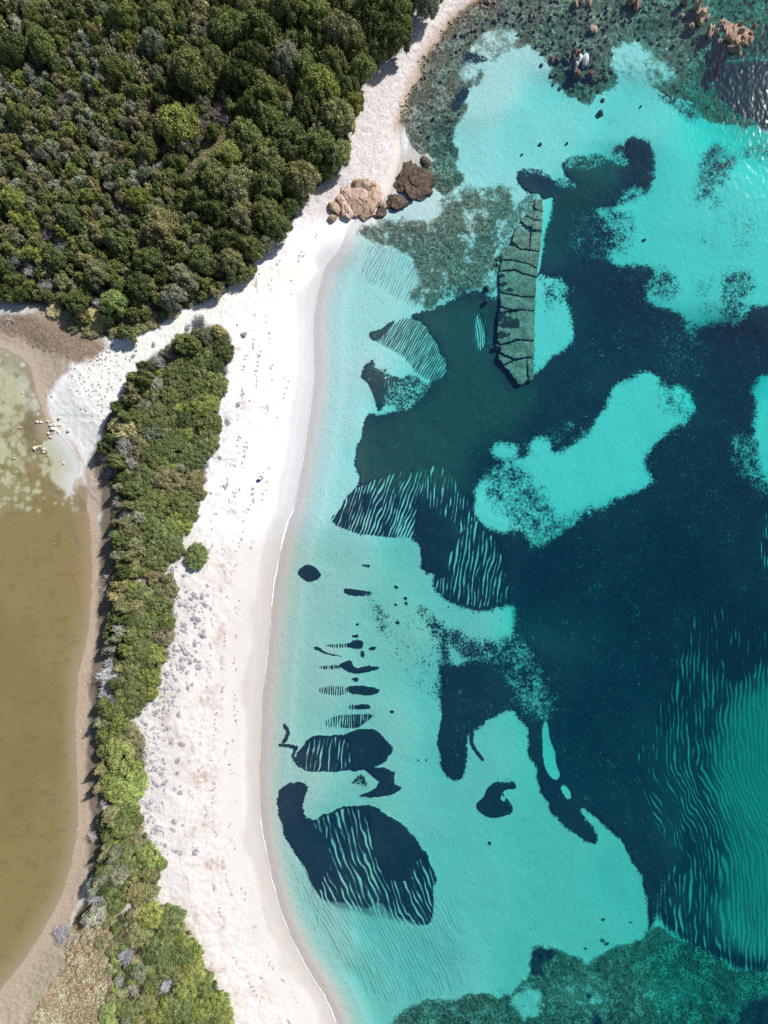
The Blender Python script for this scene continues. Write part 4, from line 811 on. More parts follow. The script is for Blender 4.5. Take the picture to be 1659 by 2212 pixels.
def branchy(r, n=9, L=1.0, depth=3, spread=.9, r0=.03, up=.5, twigs=3):
    paths, rad = [], []
    def grow(p, d, L, rr, lv):
        q = [p]
        for _ in range(4):
            d = d+r.normal(size=3)*.22; d /= np.linalg.norm(d); q.append(q[-1]+d*L/4)
        paths.append(np.array(q)); rad.append((rr, rr*.45))
        if lv > 0:
            for _ in range(twigs):
                k = r.integers(1, 5); dd = d+r.normal(size=3)*spread*.75; dd /= np.linalg.norm(dd)
                grow(q[k], dd, L*r.uniform(.5, .75), rr*.55, lv-1)
    for i in range(n):
        a = 2*np.pi*(i+r.random()*.7)/n; d = np.array([math.cos(a)*spread, math.sin(a)*spread, up*r.uniform(.6, 1.4)]); d /= np.linalg.norm(d)
        grow(np.array([0, 0, .02]), d, L*r.uniform(.45, .65), r0, depth)
    return paths, rad
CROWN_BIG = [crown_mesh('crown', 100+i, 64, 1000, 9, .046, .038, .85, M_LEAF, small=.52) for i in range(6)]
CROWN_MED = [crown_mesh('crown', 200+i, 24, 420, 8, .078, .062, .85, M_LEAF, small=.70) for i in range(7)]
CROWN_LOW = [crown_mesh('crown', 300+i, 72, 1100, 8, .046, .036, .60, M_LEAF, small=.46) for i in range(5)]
def bare_mesh(name, seed, n, depth, r0, up, mat, spread=.9, tw=4):
    p, q = branchy(np.random.default_rng(seed), n, 1.0, depth, spread, r0, up, tw); V, F = tubes(p, q, 3); s_ = np.abs(V[:, :2]).max(); return mesh_np(name, V/s_, F, mat, False)
BARE = [bare_mesh('twigs', 400+i, 26, 3, .042, .75, M_TWIG) for i in range(4)]
def trunk_mesh(seed):
    r = np.random.default_rng(seed); paths = [np.array([(0,0,-.15),(.02,.01,.2),(.05,-.03,.45)])]; rad = [(.07,.05)]
    for i in range(6):
        a = i*1.05+r.random()*.5; e = np.array([math.cos(a)*.55, math.sin(a)*.55, .75]); paths.append(np.array([(.05,-.03,.42), e*.4+[.03,0,.3], e*.8+[0,0,.1]])); rad.append((.035,.015))
    V, F = tubes(paths, rad, 6); return mesh_np('trunk', V, F, M_BARK)
TRUNKS = [trunk_mesh(i) for i in range(3)]

CO = dict(bright=(.30,.345,.100), green=(.215,.262,.096), dark=(.125,.165,.058), olive=(.32,.315,.155), greyish=(.295,.325,.205), brown=(.33,.29,.17), yellow=(.60,.55,.29), lime=(.33,.40,.135), sage=(.42,.45,.35), grey=(.52,.51,.50), palegrey=(.64,.63,.62), dusk=(.36,.32,.29))
WORD = dict(bright='bright green', green='mid green', dark='dark green', olive='olive green', greyish='grey green', brown='brownish green', yellow='pale yellow', lime='lime green', sage='silvery green', grey='grey', palegrey='pale whitish grey', dusk='mauve brown')
VEG = []                        # (object, base label, y, x, group)
rv = np.random.default_rng(11)
def plant(dx, dy, rad, hm, colr, kind, zone, variant=None, ay=1.0):
    c = np.array(CO[colr])*rv.uniform(.85, 1.15)*np.array([rv.uniform(.93, 1.08), 1, rv.uniform(.9, 1.1)])
    z0 = zat(dx, dy); zc = z0+hm*.55; k_ = S*(H-zc)/H
    rm = rad*k_*1.06
    nm = {'tree': 'evergreen_tree', 'shrub': 'maquis_shrub', 'dune': 'dune_shrub', 'low': 'windswept_shrub', 'bare': 'bare_shrub'}[kind]
    root = bpy.data.objects.new(nm, None); COL.objects.link(root)
    root.location = ((dx-CX)*k_, (CY-dy)*k_, z0-.05); root.rotation_euler = (0, 0, rv.uniform(0, 6.28) if ay == 1 else 0)
    src = {'tree': CROWN_BIG, 'shrub': CROWN_MED, 'dune': CROWN_MED, 'low': CROWN_LOW, 'bare': BARE}[kind]
    me = src[rv.integers(len(src))] if variant is None else src[variant]
    cr = link('twigs' if kind == 'bare' else 'crown', me, root); cr.color = (*c, 1)
    an_ = rv.uniform(.84, 1.18) if kind != 'low' else rv.uniform(.9, 1.12); cr.scale = (rm*an_, rm/an_, hm if kind != 'bare' else hm*1.1)
    if kind != 'bare':
        cr.location = (0, 0, hm*(.12 if kind == 'tree' else 0))
        tk = link('trunk', TRUNKS[rv.integers(3)], root); tk.scale = (rm*.8, rm*.8, hm*.85)
    word = {'tree': 'tree', 'shrub': 'shrub', 'dune': 'shrub', 'low': 'low shrub', 'bare': 'bare shrub'}[kind]
    size = ('big ' if rad > 33 else 'small ' if rad < 16 else '') if kind != 'bare' else ''
    cat = {'tree': 'tree', 'shrub': 'shrub', 'dune': 'shrub', 'low': 'shrub', 'bare': 'bare shrub'}[kind]
    VEG.append((root, f'{size}{WORD[colr]} {word} {zone}', dy, dx, cat))
    return root

def fzone(x, y):
    if y > 560: return 'on the forest rim above the lagoon'
    e = float(-forest_sd[np.searchsorted(gy, y), np.searchsorted(gx, x)])
    if e > -45: return 'on the forest edge by the stony cove' if y < 200 else 'on the forest edge above the granite outcrop' if y < 430 else 'on the forest edge above the sandy path'
    if (x-450)**2+(y-300)**2 < 95**2: return 'beside the grassy clearing in the forest'
    if x < 200: return 'in the left forest, ' + ('upper quarter' if y < 160 else 'second quarter' if y < 320 else 'third quarter' if y < 480 else 'lowest quarter')
    if x < 480: return 'in the forest ' + ('near the top edge' if y < 110 else 'above the clearing' if y < 230 else 'left of the clearing' if y < 370 else 'below the clearing' if y < 470 else 'far below the clearing')
    return 'in the forest ' + ('between top edge and cove' if y < 120 else 'right of the clearing' if y < 320 else 'between clearing and sandy path')
forest_sd = sdf(GX, GY, np.array(FOREST, float))
HB = [(613,17,35,'green'),(686,37,36,'bright'),(806,27,46,'dark'),(843,23,36,'dark'),(846,87,38,'dark'),(815,67,34,'dark'),(812,113,22,'green'),(740,73,40,'olive'),(768,108,30,'green'),(780,150,30,'green'),(720,140,34,'green'),(620,133,38,'greyish'),(660,160,34,'green'),
 (690,187,46,'bright'),(753,187,24,'green'),(762,225,25,'bright'),(580,200,32,'green'),(663,233,32,'dark'),(730,253,40,'olive'),(573,253,30,'green'),(626,302,40,'green'),(686,312,36,'green'),(730,335,30,'lime'),(650,383,38,'olive'),(573,342,40,'green'),(575,400,36,'green'),
 (570,457,34,'green'),(626,446,18,'green'),(598,492,30,'green'),(923,10,26,'greyish'),(383,267,44,'bright'),(496,338,30,'bright'),(462,388,40,'green'),(417,150,44,'green'),(350,493,42,'olive'),(510,402,44,'olive'),(267,20,32,'bright'),(560,60,36,'green'),(545,120,32,'dark'),(500,60,34,'green'),
 (515,165,34,'dark'),(540,235,28,'dark'),(530,290,34,'green'),(455,130,28,'green'),(350,40,30,'green'),(330,90,26,'greyish'),(245,150,28,'green'),(90,95,34,'green'),(30,100,30,'green'),(320,320,24,'green'),(300,430,26,'bright'),(525,470,34,'olive'),(490,520,32,'dark'),(500,565,30,'olive'),(540,535,28,'green'),
 (440,560,32,'green'),(400,600,30,'greyish'),(375,640,28,'greyish'),(165,652,24,'green'),(245,655,30,'lime'),(320,560,28,'green'),(250,520,26,'green'),(40,250,26,'green'),(150,470,26,'green'),(30,430,26,'bright'),(210,590,28,'olive'),(300,620,30,'dark'),(120,560,24,'green'),(470,460,30,'dark'),(430,430,28,'green')]
placed = []
for (x, y, rd, cl) in HB:
    plant(x, y, rd, min(2.6+rd*.11, 7.0), cl, 'tree', fzone(x, y)); placed.append((x, y, rd*.80))
GREYS = [(37,50,22,'sage'),(70,140,18,'grey'),(60,580,26,'palegrey'),(30,560,20,'grey'),(100,615,20,'grey'),(205,650,16,'palegrey'),(318,655,12,'palegrey'),(395,615,16,'palegrey'),(212,625,15,'grey'),(275,460,14,'grey'),(190,120,14,'grey'),(210,160,16,'grey'),(160,250,16,'dusk'),(130,210,20,'dusk'),(200,205,18,'dusk'),(240,300,14,'grey'),
 (130,345,14,'dusk'),(70,330,16,'dusk'),(465,235,30,'dusk'),(435,265,22,'dusk'),(485,255,20,'dusk'),(425,300,16,'dusk'),(100,500,20,'grey'),(130,530,18,'grey'),(345,360,16,'sage'),(240,400,16,'sage'),(480,440,20,'palegrey'),(505,470,16,'grey'),(260,350,14,'dusk'),(165,325,13,'brown'),(240,65,12,'grey'),(430,690,16,'grey')]
for (x, y, rd, cl) in GREYS:
    if cl in ('brown', 'sage'): plant(x, y, rd, 1.4+rd*.05, cl, 'shrub', fzone(x, y))
    else: plant(x, y, rd, 1.3+rd*.05, cl, 'bare', fzone(x, y))
    placed.append((x, y, rd*.8))
for (x, y, rd, cl) in [(118,665,22,'yellow'),(160,700,18,'olive'),(205,690,24,'yellow'),(190,712,20,'olive'),(300,700,24,'olive'),(270,690,18,'brown'),(330,690,18,'olive'),(350,680,14,'green'),(375,670,16,'yellow'),(150,680,16,'greyish'),(240,712,16,'olive'),(410,645,16,'olive')]:
    plant(x, y, rd, 1.2, cl, 'shrub', 'on the low scrub fringe between forest and path'); placed.append((x, y, rd*.8))
pts = []; cand = rv.uniform([-45, -45], [960, 720], (26000, 2))
ci = [(x, y) for x, y in cand if forest_sd[np.searchsorted(gy, y), np.searchsorted(gx, x)] > 7]
PL = [(x, y, q) for x, y, q in placed]
for x, y in ci:
    if float(seg_dist(np.array([x]), np.array([y]), np.array([(405.,360.),(455.,318.),(512.,275.)]), False)[0]) < 20: continue
    dens = float(fbm(np.array([x]), np.array([y]), 120, 2, 70)[0])
    q = (11.5+6*max(0, dens)+4*rv.random()) if x < 520 else 15+7*rv.random()
    if all((x-a)**2+(y-b)**2 > (q*.66+c*.80)**2 for a, b, c in PL): PL.append((x, y, q)); pts.append((x, y, q))
pts.sort(key=lambda p: -p[2])
def fcol(x, y):
    h = float(fbm(np.array([x]), np.array([y]), 70, 3, 71)[0])+rv.normal()*.25
    ul = x < 330 and 80 < y < 420
    if ul: return rv.choice(['green', 'olive', 'greyish', 'olive', 'greyish', 'sage', 'bright', 'brown']) if h > -.25 else rv.choice(['green', 'dark', 'olive'])
    return rv.choice(['green', 'bright', 'green', 'olive', 'greyish']) if h > 0 else rv.choice(['green', 'dark', 'green', 'olive'])
nin = 0; rest = []
for (x, y, q) in pts:
    if nin < 285 and x > -15 and y > -15:
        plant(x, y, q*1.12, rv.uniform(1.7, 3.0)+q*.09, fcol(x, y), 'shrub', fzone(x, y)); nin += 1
    else: rest.append((x, y, q))
print('forest fill', len(pts), 'rest', len(rest))

def crown_mass(name, items, seed=0):
    r = np.random.default_rng(seed); Vs, Ts, Cs = [], [], []
    protos = []
    for i in range(4):
        me = crown_mesh('proto', 900+i, 16, 230, 7, .105, .075, .85, M_LEAF, core=False, small=.8)
        v = np.empty(len(me.vertices)*3, np.float32); me.vertices.foreach_get('co', v); t = np.empty(len(me.vertices), np.float32); me.attributes['tint'].data.foreach_get('value', t)
        protos.append((v.reshape(-1, 3), t)); bpy.data.meshes.remove(me)
    for (x, y, q, hm, cl) in items:
        v, t = protos[r.integers(4)]; a = r.uniform(0, 6.28); z0 = zat(x, y); k_ = S*(H-z0-hm*.5)/H; rm = q*k_
        c_, s_ = math.cos(a), math.sin(a)
        w_ = np.stack([(v[:,0]*c_-v[:,1]*s_)*rm+(x-CX)*k_, (v[:,0]*s_+v[:,1]*c_)*rm+(CY-y)*k_, v[:,2]*hm+z0], 1)
        Vs.append(w_); Ts.append(t); Cs.append(np.tile(np.array(CO[cl])*r.uniform(.8, 1.15), (len(v), 1)))
    V = np.concatenate(Vs)
    mm = foliage_mat('undergrowth_leaves', 'attr')
    return tago(link(name, mesh_np(name, V, np.arange(len(V)).reshape(-1, 4), mm, False, {'tint': np.concatenate(Ts), 'ucol': np.concatenate(Cs)})), kind='stuff')
# stuff: the remaining thicket and low scrub as one mass each
def mass(name, items, mat, label_kind='stuff', tufts=60, per=8, leaf=.11, tuft=.14, seed=0):
    r = np.random.default_rng(seed); Vs, Ts = [], []
    for (x, y, q, hm) in items:
        z0 = zat(x, y); k_ = S*(H-z0-hm*.5)/H; rm = q*k_
        n = int(tufts*(rm/1.0)**1.5)+12
        d = r.normal(size=(n, 3)); d[:,2] = np.abs(d[:,2]); d /= np.linalg.norm(d, axis=1)[:, None]
        wob = 1+.22*np.sin(3*np.arctan2(d[:,1], d[:,0])+r.random()*6)*(1-d[:,2])+.12*r.normal(size=n)
        p = d*np.array([rm, rm, hm])*wob[:, None]*.95
        c = np.repeat(p, per, 0)+r.normal(size=(n*per, 3))*tuft; nn = np.repeat(d, per, 0)+r.normal(size=(n*per, 3))*.6; nn /= np.linalg.norm(nn, axis=1)[:, None]
        v, _ = quads(c, nn, leaf, r); v[:,2] = np.maximum(v[:,2], 0)
        Vs.append(v+np.array([(x-CX)*k_, (CY-y)*k_, z0])); Ts.append(np.repeat(np.repeat(r.random(n), per), 4))
    V = np.concatenate(Vs); o = link(name, mesh_np(name, V, np.arange(len(V)).reshape(-1, 4), mat, False, {'tint': np.concatenate(Ts)}))
    return tago(o, kind=label_kind)
crown_mass('forest_undergrowth', [(x, y, q*1.2, rv.uniform(1.4, 2.6)+q*.07, fcol(x, y)) for x, y, q in rest])
rg = np.random.default_rng(61); gi = []
for i in range(260):
    t = rg.random(); x, y = 405+t*105+rg.normal()*8, 358-t*80+rg.normal()*6
    gi.append((x, y, rg.uniform(3, 6), rg.uniform(.2, .45)))
mass('dry_grass', gi, foliage_mat('dry_grass_blades', False, ((.34,.32,.17), (.42,.38,.24))), tufts=60, per=6, leaf=.10, tuft=.10, seed=9)

# ------------------------------------------------------------------ shrubs of the dune ridge
def dzone(x, y):
    for lim, t in ((800, "at the dune ridge's upper tip"), (900, 'on the upper dune ridge below its tip'), (1000, 'on the dune ridge near the lagoon stones'), (1120, 'on the dune ridge above its waist'), (1260, 'on the dune ridge at its waist'), (1400, 'on the middle dune ridge'), (1540, 'on the dune ridge beside the grey shrubs'),
                   (1640, 'above the smooth green dome'), (1780, 'around the smooth green dome'), (1900, 'on the lower dune ridge below the dome'), (1980, 'on the dune ridge above the lower gap'), (2080, 'in the upper part of the lower dune thicket'), (2160, 'halfway down the lower dune thicket'), (3000, 'in the bottom dune thicket')):
        if y < lim: return t
DL = [(480,753,24,'dark'),(417,742,20,'green'),(467,712,15,'yellow'),(440,725,16,'greyish'),(367,765,20,'grey'),(345,785,16,'grey'),(433,775,28,'green'),(460,790,22,'dark'),(372,810,26,'green'),(462,826,30,'green'),(333,826,20,'sage'),(400,800,22,'green'),(420,840,28,'green'),(440,873,30,'bright'),(367,853,24,'green'),(307,876,16,'greyish'),(340,886,20,'green'),
 (455,913,24,'green'),(405,905,24,'dark'),(253,920,25,'yellow'),(280,930,18,'yellow'),(374,965,40,'green'),(445,953,28,'green'),(417,985,28,'green'),(330,935,22,'greyish'),(300,900,18,'green'),(267,966,22,'grey'),(227,985,20,'grey'),(283,1000,20,'palegrey'),(320,985,18,'green'),(360,1036,32,'olive'),(415,1040,26,'olive'),(280,1058,22,'green'),(333,1086,30,'green'),
 (392,1086,30,'green'),(300,1093,24,'green'),(257,1083,15,'grey'),(430,1065,14,'olive'),(240,1020,18,'grey'),(262,1035,16,'dark'),(352,1156,40,'green'),(317,1128,28,'green'),(385,1130,28,'bright'),(405,1112,20,'green'),(273,1139,22,'olive'),(283,1179,18,'greyish'),(270,1112,16,'palegrey'),(295,1118,14,'sage'),(333,1208,30,'green'),(370,1186,26,'green'),(330,1242,16,'brown'),(421,1203,27,'green'),(367,1274,17,'olive'),
 (312,1281,25,'olive'),(345,1275,16,'olive'),(293,1312,23,'olive'),(340,1305,20,'green'),(355,1340,22,'green'),(352,1376,22,'brown'),(318,1345,22,'green'),(290,1346,20,'green'),(275,1375,18,'green'),(300,1406,30,'green'),(333,1418,24,'bright'),(283,1442,26,'green'),(320,1462,26,'bright'),(287,1489,26,'green'),(322,1499,18,'bright'),(283,1530,22,'green'),(300,1515,18,'green'),(268,1405,18,'green'),
 (231,1459,22,'palegrey'),(233,1432,16,'palegrey'),(230,1490,19,'palegrey'),(246,1512,10,'dusk'),(233,1539,22,'green'),(226,1589,24,'green'),(287,1602,24,'brown'),(250,1566,18,'bright'),(270,1570,12,'lime'),(250,1640,36,'lime'),(225,1625,20,'green'),(264,1699,48,'lime'),(290,1680,24,'lime'),(230,1679,22,'lime'),(240,1715,22,'lime'),(273,1760,24,'green'),(292,1772,15,'green'),(255,1798,22,'green'),(230,1809,18,'green'),
 (293,1812,22,'olive'),(270,1830,20,'green'),(277,1848,30,'green'),(322,1856,24,'lime'),(345,1868,14,'lime'),(318,1889,22,'olive'),(255,1890,25,'greyish'),(290,1932,26,'olive'),(323,1930,20,'olive'),(210,1942,24,'grey'),(247,1960,20,'green'),(203,1806,13,'palegrey'),(223,1856,14,'palegrey'),(225,1732,9,'palegrey'),(327,1981,30,'bright'),(370,1985,28,'green'),(360,2015,26,'green'),(293,2026,26,'olive'),(398,2036,22,'bright'),(348,2050,28,'green'),
 (393,2066,30,'green'),(421,2060,18,'bright'),(273,2066,20,'grey'),(360,2092,26,'green'),(417,2102,28,'bright'),(357,2132,22,'palegrey'),(400,2142,28,'bright'),(443,2136,26,'bright'),(473,2170,22,'bright'),(300,2105,22,'greyish'),(280,2090,18,'dark'),(287,2142,18,'grey'),(307,2169,22,'olive'),(333,2196,24,'bright'),(383,2186,30,'green'),(433,2186,28,'bright'),(483,2205,22,'lime'),(233,2199,24,'lime'),(320,2065,24,'dark'),(325,2125,20,'green'),(256,2120,14,'grey'),
 (133,2019,22,'grey'),(275,2205,16,'greyish'),(250,2010,12,'green'),(213,2040,14,'olive'),(420,2215,24,'green'),(360,2220,24,'green')]
def dune_west(x, y):
    j = int(np.searchsorted(gy, y)); row = np.where(dw_[j] > 0)[0]; return x-gx[row[0]] if len(row) else 99
dw_ = sdf(GX, GY, np.array(DUNE, float))
for (x, y, rd, cl) in DL:
    if cl in ('grey', 'palegrey', 'dusk'): plant(x, y, rd*1.1, 1.6+rd*.05, cl, 'bare', dzone(x, y))
    else: plant(x, y, rd*1.04, min(1.5+rd*.05, 3.3)*(2.0 if dune_west(x, y) < 50 else 1), cl, 'low', dzone(x, y))
GAPS = [[(370.,1232.),(300.,1254.)],[(305.,1548.),(262.,1556.)],[(305.,1744.),(222.,1742.)],[(345.,1945.),(228.,1976.)],[(395.,1150.),(372.,1160.)]]
def in_gap(x, y): return min(float(seg_dist(np.array([x]), np.array([y]), np.array(q_), False)[0]) for q_ in GAPS) < 11
for q_ in GAPS: pass
rq = np.random.default_rng(51); nf = 0; FL = [(a, b, c) for a, b, c, _ in DL]
for i in range(14000):
    x, y = rq.uniform(195, 520), rq.uniform(700, 2230)
    d_ = dw_[np.searchsorted(gy, y), np.searchsorted(gx, x)]; q = rq.uniform(9, 19)
    if d_ < q*.5 or in_gap(x, y) or (y > 1990 and x < 238+.0*y) or (1955 < y < 2040 and 235 < x < 292): continue
    if all((x-a)**2+(y-b)**2 > (q*.62+c*.72)**2 for a, b, c in FL):
        FL.append((x, y, q)); west = dune_west(x, y) < 34
        plant(x, y, q*1.15, (rq.uniform(4.2, 6.0) if west else rq.uniform(1.0, 1.9)), rq.choice(['green', 'dark', 'greyish', 'olive', 'green', 'sage'] if west else ['green', 'olive', 'bright', 'green']), 'dune', dzone(x, y)); nf += 1
DL = DL+[(a, b, c, 'green') for a, b, c in FL[len(DL):]]
# scrub at the foot of shrubs on the lagoon side
r2 = np.random.default_rng(21); it = []
dune_s = sdf(GX, GY, np.array(DUNE, float))
for i in range(9000):
    x, y = r2.uniform(150, 520), r2.uniform(700, 2215)
    d_ = dune_s[np.searchsorted(gy, y), np.searchsorted(gx, x)]
    if d_ < 3 or in_gap(x, y) or (r2.random() < .35 and x < 250): continue
    near = min((x-a)**2+(y-b)**2-(c*.6)**2 for a, b, c, _ in DL)
    if near < 0: continue
    q = r2.uniform(5, 10)
    if all((x-a)**2+(y-b)**2 > (q*.5+c*.8)**2 for a, b, c, _ in it): it.append((x, y, q, r2.uniform(.6, 1.5)))
hea = [p for p in it if p[1] > 1985 and p[0] < 250-.0*(p[1]-1985)]; und = [p for p in it if p not in hea]
mass('low_scrub', und, M_UNDER, tufts=120, per=7, leaf=.09, tuft=.09, seed=2)
for i in range(6000):
    x, y = r2.uniform(60, 250), r2.uniform(1985, 2215)
    if x < 200-(y-1990)*.62 or x > 232: continue
    q = r2.uniform(4, 8)
    if all((x-a)**2+(y-b)**2 > (q*.45+c*.6)**2 for a, b, c, _ in hea): hea.append((x, y, q, r2.uniform(.3, .6)))
mass('dry_heath', hea, M_HEATH, tufts=150, per=7, leaf=.08, tuft=.08, seed=3)

# labels for all plants: identical ones share a group, the rest are counted from the top
from collections import defaultdict
gr_ = defaultdict(list)
for v in VEG: gr_[v[1]].append(v)
ORD = ['topmost', 'second from top', 'third from top', 'fourth from top', 'fifth from top', 'sixth from top', 'seventh from top', 'eighth from top', 'ninth from top', 'tenth from top']
for lab, vs in gr_.items():
    vs.sort(key=lambda v: (v[2], v[3]))
    for i, v in enumerate(vs):
        l = lab
        if 1 < len(vs) <= 10: l = f'{lab}, {ORD[i]}'
        zone_group = lab if len(vs) > 10 else ('trees and shrubs of the maquis forest' if 'forest' in lab else 'shrubs of the dune ridge')
        tago(v[0], l, v[4], zone_group)

# ------------------------------------------------------------------ grey hummocks on the white sand
def hummock(seed):
    r = np.random.default_rng(seed); n = 240
    d = r.normal(size=(n, 3)); d[:,2] = np.abs(d[:,2])+.15; d /= np.linalg.norm(d, axis=1)[:, None]
    az = np.arctan2(d[:,1], d[:,0]); lob = 1+.28*np.sin(2*az+seed)+.2*np.sin(5*az+seed*2)
    p = d*np.stack([lob, lob, .75+0*lob], 1)*r.uniform(.55, 1.1, n)[:, None]
    V, F = quads(p, d*.3+r.normal(size=(n, 3)), .26, r, 2.2); V[:,2] = np.maximum(V[:,2], -.1)
    Vc, Fc = ICO[2]; off = len(V); V = np.concatenate([V, Vc*[.72, .72, .5]]); F = np.concatenate([F, np.concatenate([Fc, Fc[:, 2:]], 1)+off]); F = F[:off//4]; V = V[:off]
    return mesh_np('dune_tussock', V, F, M_TUS, False)
m = NT('dusty_grey_leaves'); M_TUS = m.surf(m.pbr(m.mix(m.noise(m.pos(), 3, 3, .6), (.36,.36,.40), (.72,.70,.71)), .9))
HUM = [hummock(i) for i in range(5)]
hs = []
def tus_ok(x, y):
    d_ = dune_s[np.searchsorted(gy, y), np.searchsorted(gx, x)]
    if d_ > -3: return 0
    if y < 1260: return .10 if d_ > -30 else (.02 if d_ > -50 else 0)
    if y < 1850: return 1.0 if d_ > -58-10*math.sin(y*.02) else (.10 if d_ > -85 else 0)
    return 0
rh = np.random.default_rng(31)
for i in range(60000):
    x, y = rh.uniform(285, 535), rh.uniform(690, 1850)
    p_ = tus_ok(x, y)
    if rh.random() > p_*(.15+1.5*max(0, float(fbm(np.array([x]), np.array([y]), 24, 2, 88)[0])+.3)): continue
    if 1380 < y and y > 1760: p_ *= .3
    q = 2.0+5.2*rh.random()**1.7
    if all((x-a)**2+(y-b)**2 > (q*.85+c*.85)**2 for a, b, c in hs): hs.append((x, y, q))
    if len(hs) >= 290: break
rank = defaultdict(int)
for (x, y, q) in hs:
    o = link('dune_tussock', HUM[rh.integers(5)]); z0 = zat(x, y); o.location = D2W(x, y, z0+.05); o.location.z = z0-.03
    q *= S; o.scale = (q, q*rh.uniform(.8, 1.1), q*rh.uniform(.7, 1.2)); o.rotation_euler = (0, 0, rh.uniform(0, 6))
    d_ = -dune_s[np.searchsorted(gy, y), np.searchsorted(gx, x)]
    z_ = 'by the upper dune ridge' if y < 1000 else 'by the ridge waist' if y < 1290 else 'by the grey shrubs' if y < 1480 else 'above the smooth green dome' if y < 1620 else 'beside the smooth green dome' if y < 1760 else 'below the smooth green dome'
    w_ = 'tiny' if q/S < 2.9 else 'small' if q/S < 4.3 else 'broad'; n_ = 'close to the shrubs' if d_ < 22 else 'midway out on the sand' if d_ < 42 else 'farthest out on the sand'
    tago(o, f'{w_} grey sand dusted tussock {z_}, {n_}', 'tussock', f'{w_} tussocks {z_}, {n_}')
# dark small cushions on the pale mud by the path
rc = np.random.default_rng(41); m = NT('brown_cushion_leaves'); M_CUS = m.surf(m.pbr(m.mix(m.noise(m.pos(), 4, 3, .6), (.20,.15,.11), (.30,.24,.18)), .9))
def cushion(seed):
    r = np.random.default_rng(seed); n = 60; d = r.normal(size=(n, 3)); d[:,2] = np.abs(d[:,2]); d /= np.linalg.norm(d, axis=1)[:, None]
    V, F = quads(d*[1, 1, .5], d*.7+r.normal(size=(n, 3))*.5, .45, r); V[:,2] = np.maximum(V[:,2], 0); return mesh_np('cushion_plant', V, F, M_CUS, False)
CU = [cushion(i) for i in range(4)]; cs = []
for i in range(20000):
    x, y = rc.uniform(20, 300), rc.uniform(665, 950)
    a = (x-195)/75; b = (y-820)/95; d1 = (x-(340-y*.0)) 
    up = (60 < x < 230) and (690+(x-60)*.35 < y < 745+(x-60)*.30)
    sp_x = 140 < x < 285 and 745 < y < 905 and (x-140)*.9+(y-745)*.9 < 230 and not (x < 165 and y > 830)
    p_ = 1.0 if up else (.16+.5*max(0, fbm(np.array([x]), np.array([y]), 30, 2, 80)[0]) if sp_x else 0)
    if rc.random() > p_*.5: continue
    q = rc.uniform(1.0, 2.3) if sp_x and not up else rc.uniform(1.5, 3.0)
    if all((x-a)**2+(y-b)**2 > (q+c)**2 for a, b, c in cs): cs.append((x, y, q))
    if len(cs) >= 290: break
for (x, y, q) in cs:
    o = link('cushion_plant', CU[rc.integers(4)]); z0 = zat(x, y); o.location = D2W(x, y, z0); q *= S; o.scale = (q*rc.uniform(.8, 1.2), q*rc.uniform(.6, 1.1), q*.45); o.rotation_euler = (0, 0, rc.uniform(0, 6))
    up = y < 745+(x-60)*.30
    tago(o, ('small brown cushion plant on the beige bank, '+('nearest the dead branches' if x < 105 else 'below the yellow shrubs' if x < 165 else 'nearest the path')) if up else 'small brown cushion plant dotting the pale mud beside the path', 'plant', ('cushion plants on the beige bank, '+('nearest the dead branches' if x < 105 else 'below the yellow shrubs' if x < 165 else 'nearest the path')) if up else 'cushion plants on the pale mud')

# ------------------------------------------------------------------ dead wood
def deadtree(dx, dy, size, seed, label, n=5, rz=0, up=.4, depth=2, lie=False):
    r = np.random.default_rng(seed); p, q = branchy(r, n, size, depth, .9, size*.035, up, 3)
    V, F = tubes(p, q, 6); o = link('dead_tree', mesh_np('dead_tree', V, F, M_DEAD)); z0 = zat(dx, dy); o.location = D2W(dx, dy, z0+.2); o.location.z = z0+.02; o.rotation_euler = (0, 0, rz)
    return tago(o, label, 'dead tree', 'bleached dead trees by the lagoon')
deadtree(236, 1252, 1.9, 1, 'bleached bare dead tree leaning over the lagoon beach at the ridge waist')
deadtree(225, 1272, 1.2, 2, 'small bleached dead bush just below the big leaning dead tree', 4)
deadtree(20, 690, 1.5, 3, 'tangled dead branches at the left edge under the forest', 6, up=.2)
deadtree(170, 1790, 1.2, 4, 'sprawling dead branches on the shore beside the white grey shrub', 5, up=.15)
deadtree(162, 1940, 1.3, 5, 'dead branches on the lagoon shore above the brown heath', 5, up=.2)
deadtree(176, 1885, 1.0, 6, 'small dead snag on the shore between two other snags', 4, up=.2)
deadtree(130, 2008, 1.6, 7, 'round dead grey bush standing at the lagoon bend', 8, up=.7, depth=3)
def logs(dx, dy, L, ang, seed, label):
    r = np.random.default_rng(seed); t = np.linspace(0, 1, 8); d = np.array([math.cos(ang), math.sin(ang)])
    p = np.stack([d[0]*t*L, d[1]*t*L, .08+0*t], 1)+np.cumsum(r.normal(size=(8, 3))*[.05, .05, .01], 0)*L*.8
    V, F = tubes([p, np.stack([p[4], p[4]+[.2*L*math.cos(ang+1), .2*L*math.sin(ang+1), .05]])], [(.07, .035), (.03, .015)], 6)
    o = link('driftwood_log', mesh_np('driftwood_log', V, F, M_DEAD)); o.location = D2W(dx, dy, zat(dx, dy)); tago(o, label, 'driftwood', 'driftwood pieces')
logs(178, 703, 1.3, -.9, 1, 'short white driftwood log at the foot of the yellow shrubs')
logs(195, 912, 1.2, -.1, 2, 'dark curved driftwood branch on the pale mud')
logs(318, 1951, 1.6, .7, 3, 'weathered log lying in the lower gap of the dune ridge')
logs(194, 1147, .9, .2, 4, 'thin white stick at the edge of the lagoon water')
logs(160, 1598, .8, 0, 5, 'thin pale stick in the lagoon shallows by the narrow beach')
logs(240, 730, .7, 1, 6, 'tiny white stick on the brown bank')

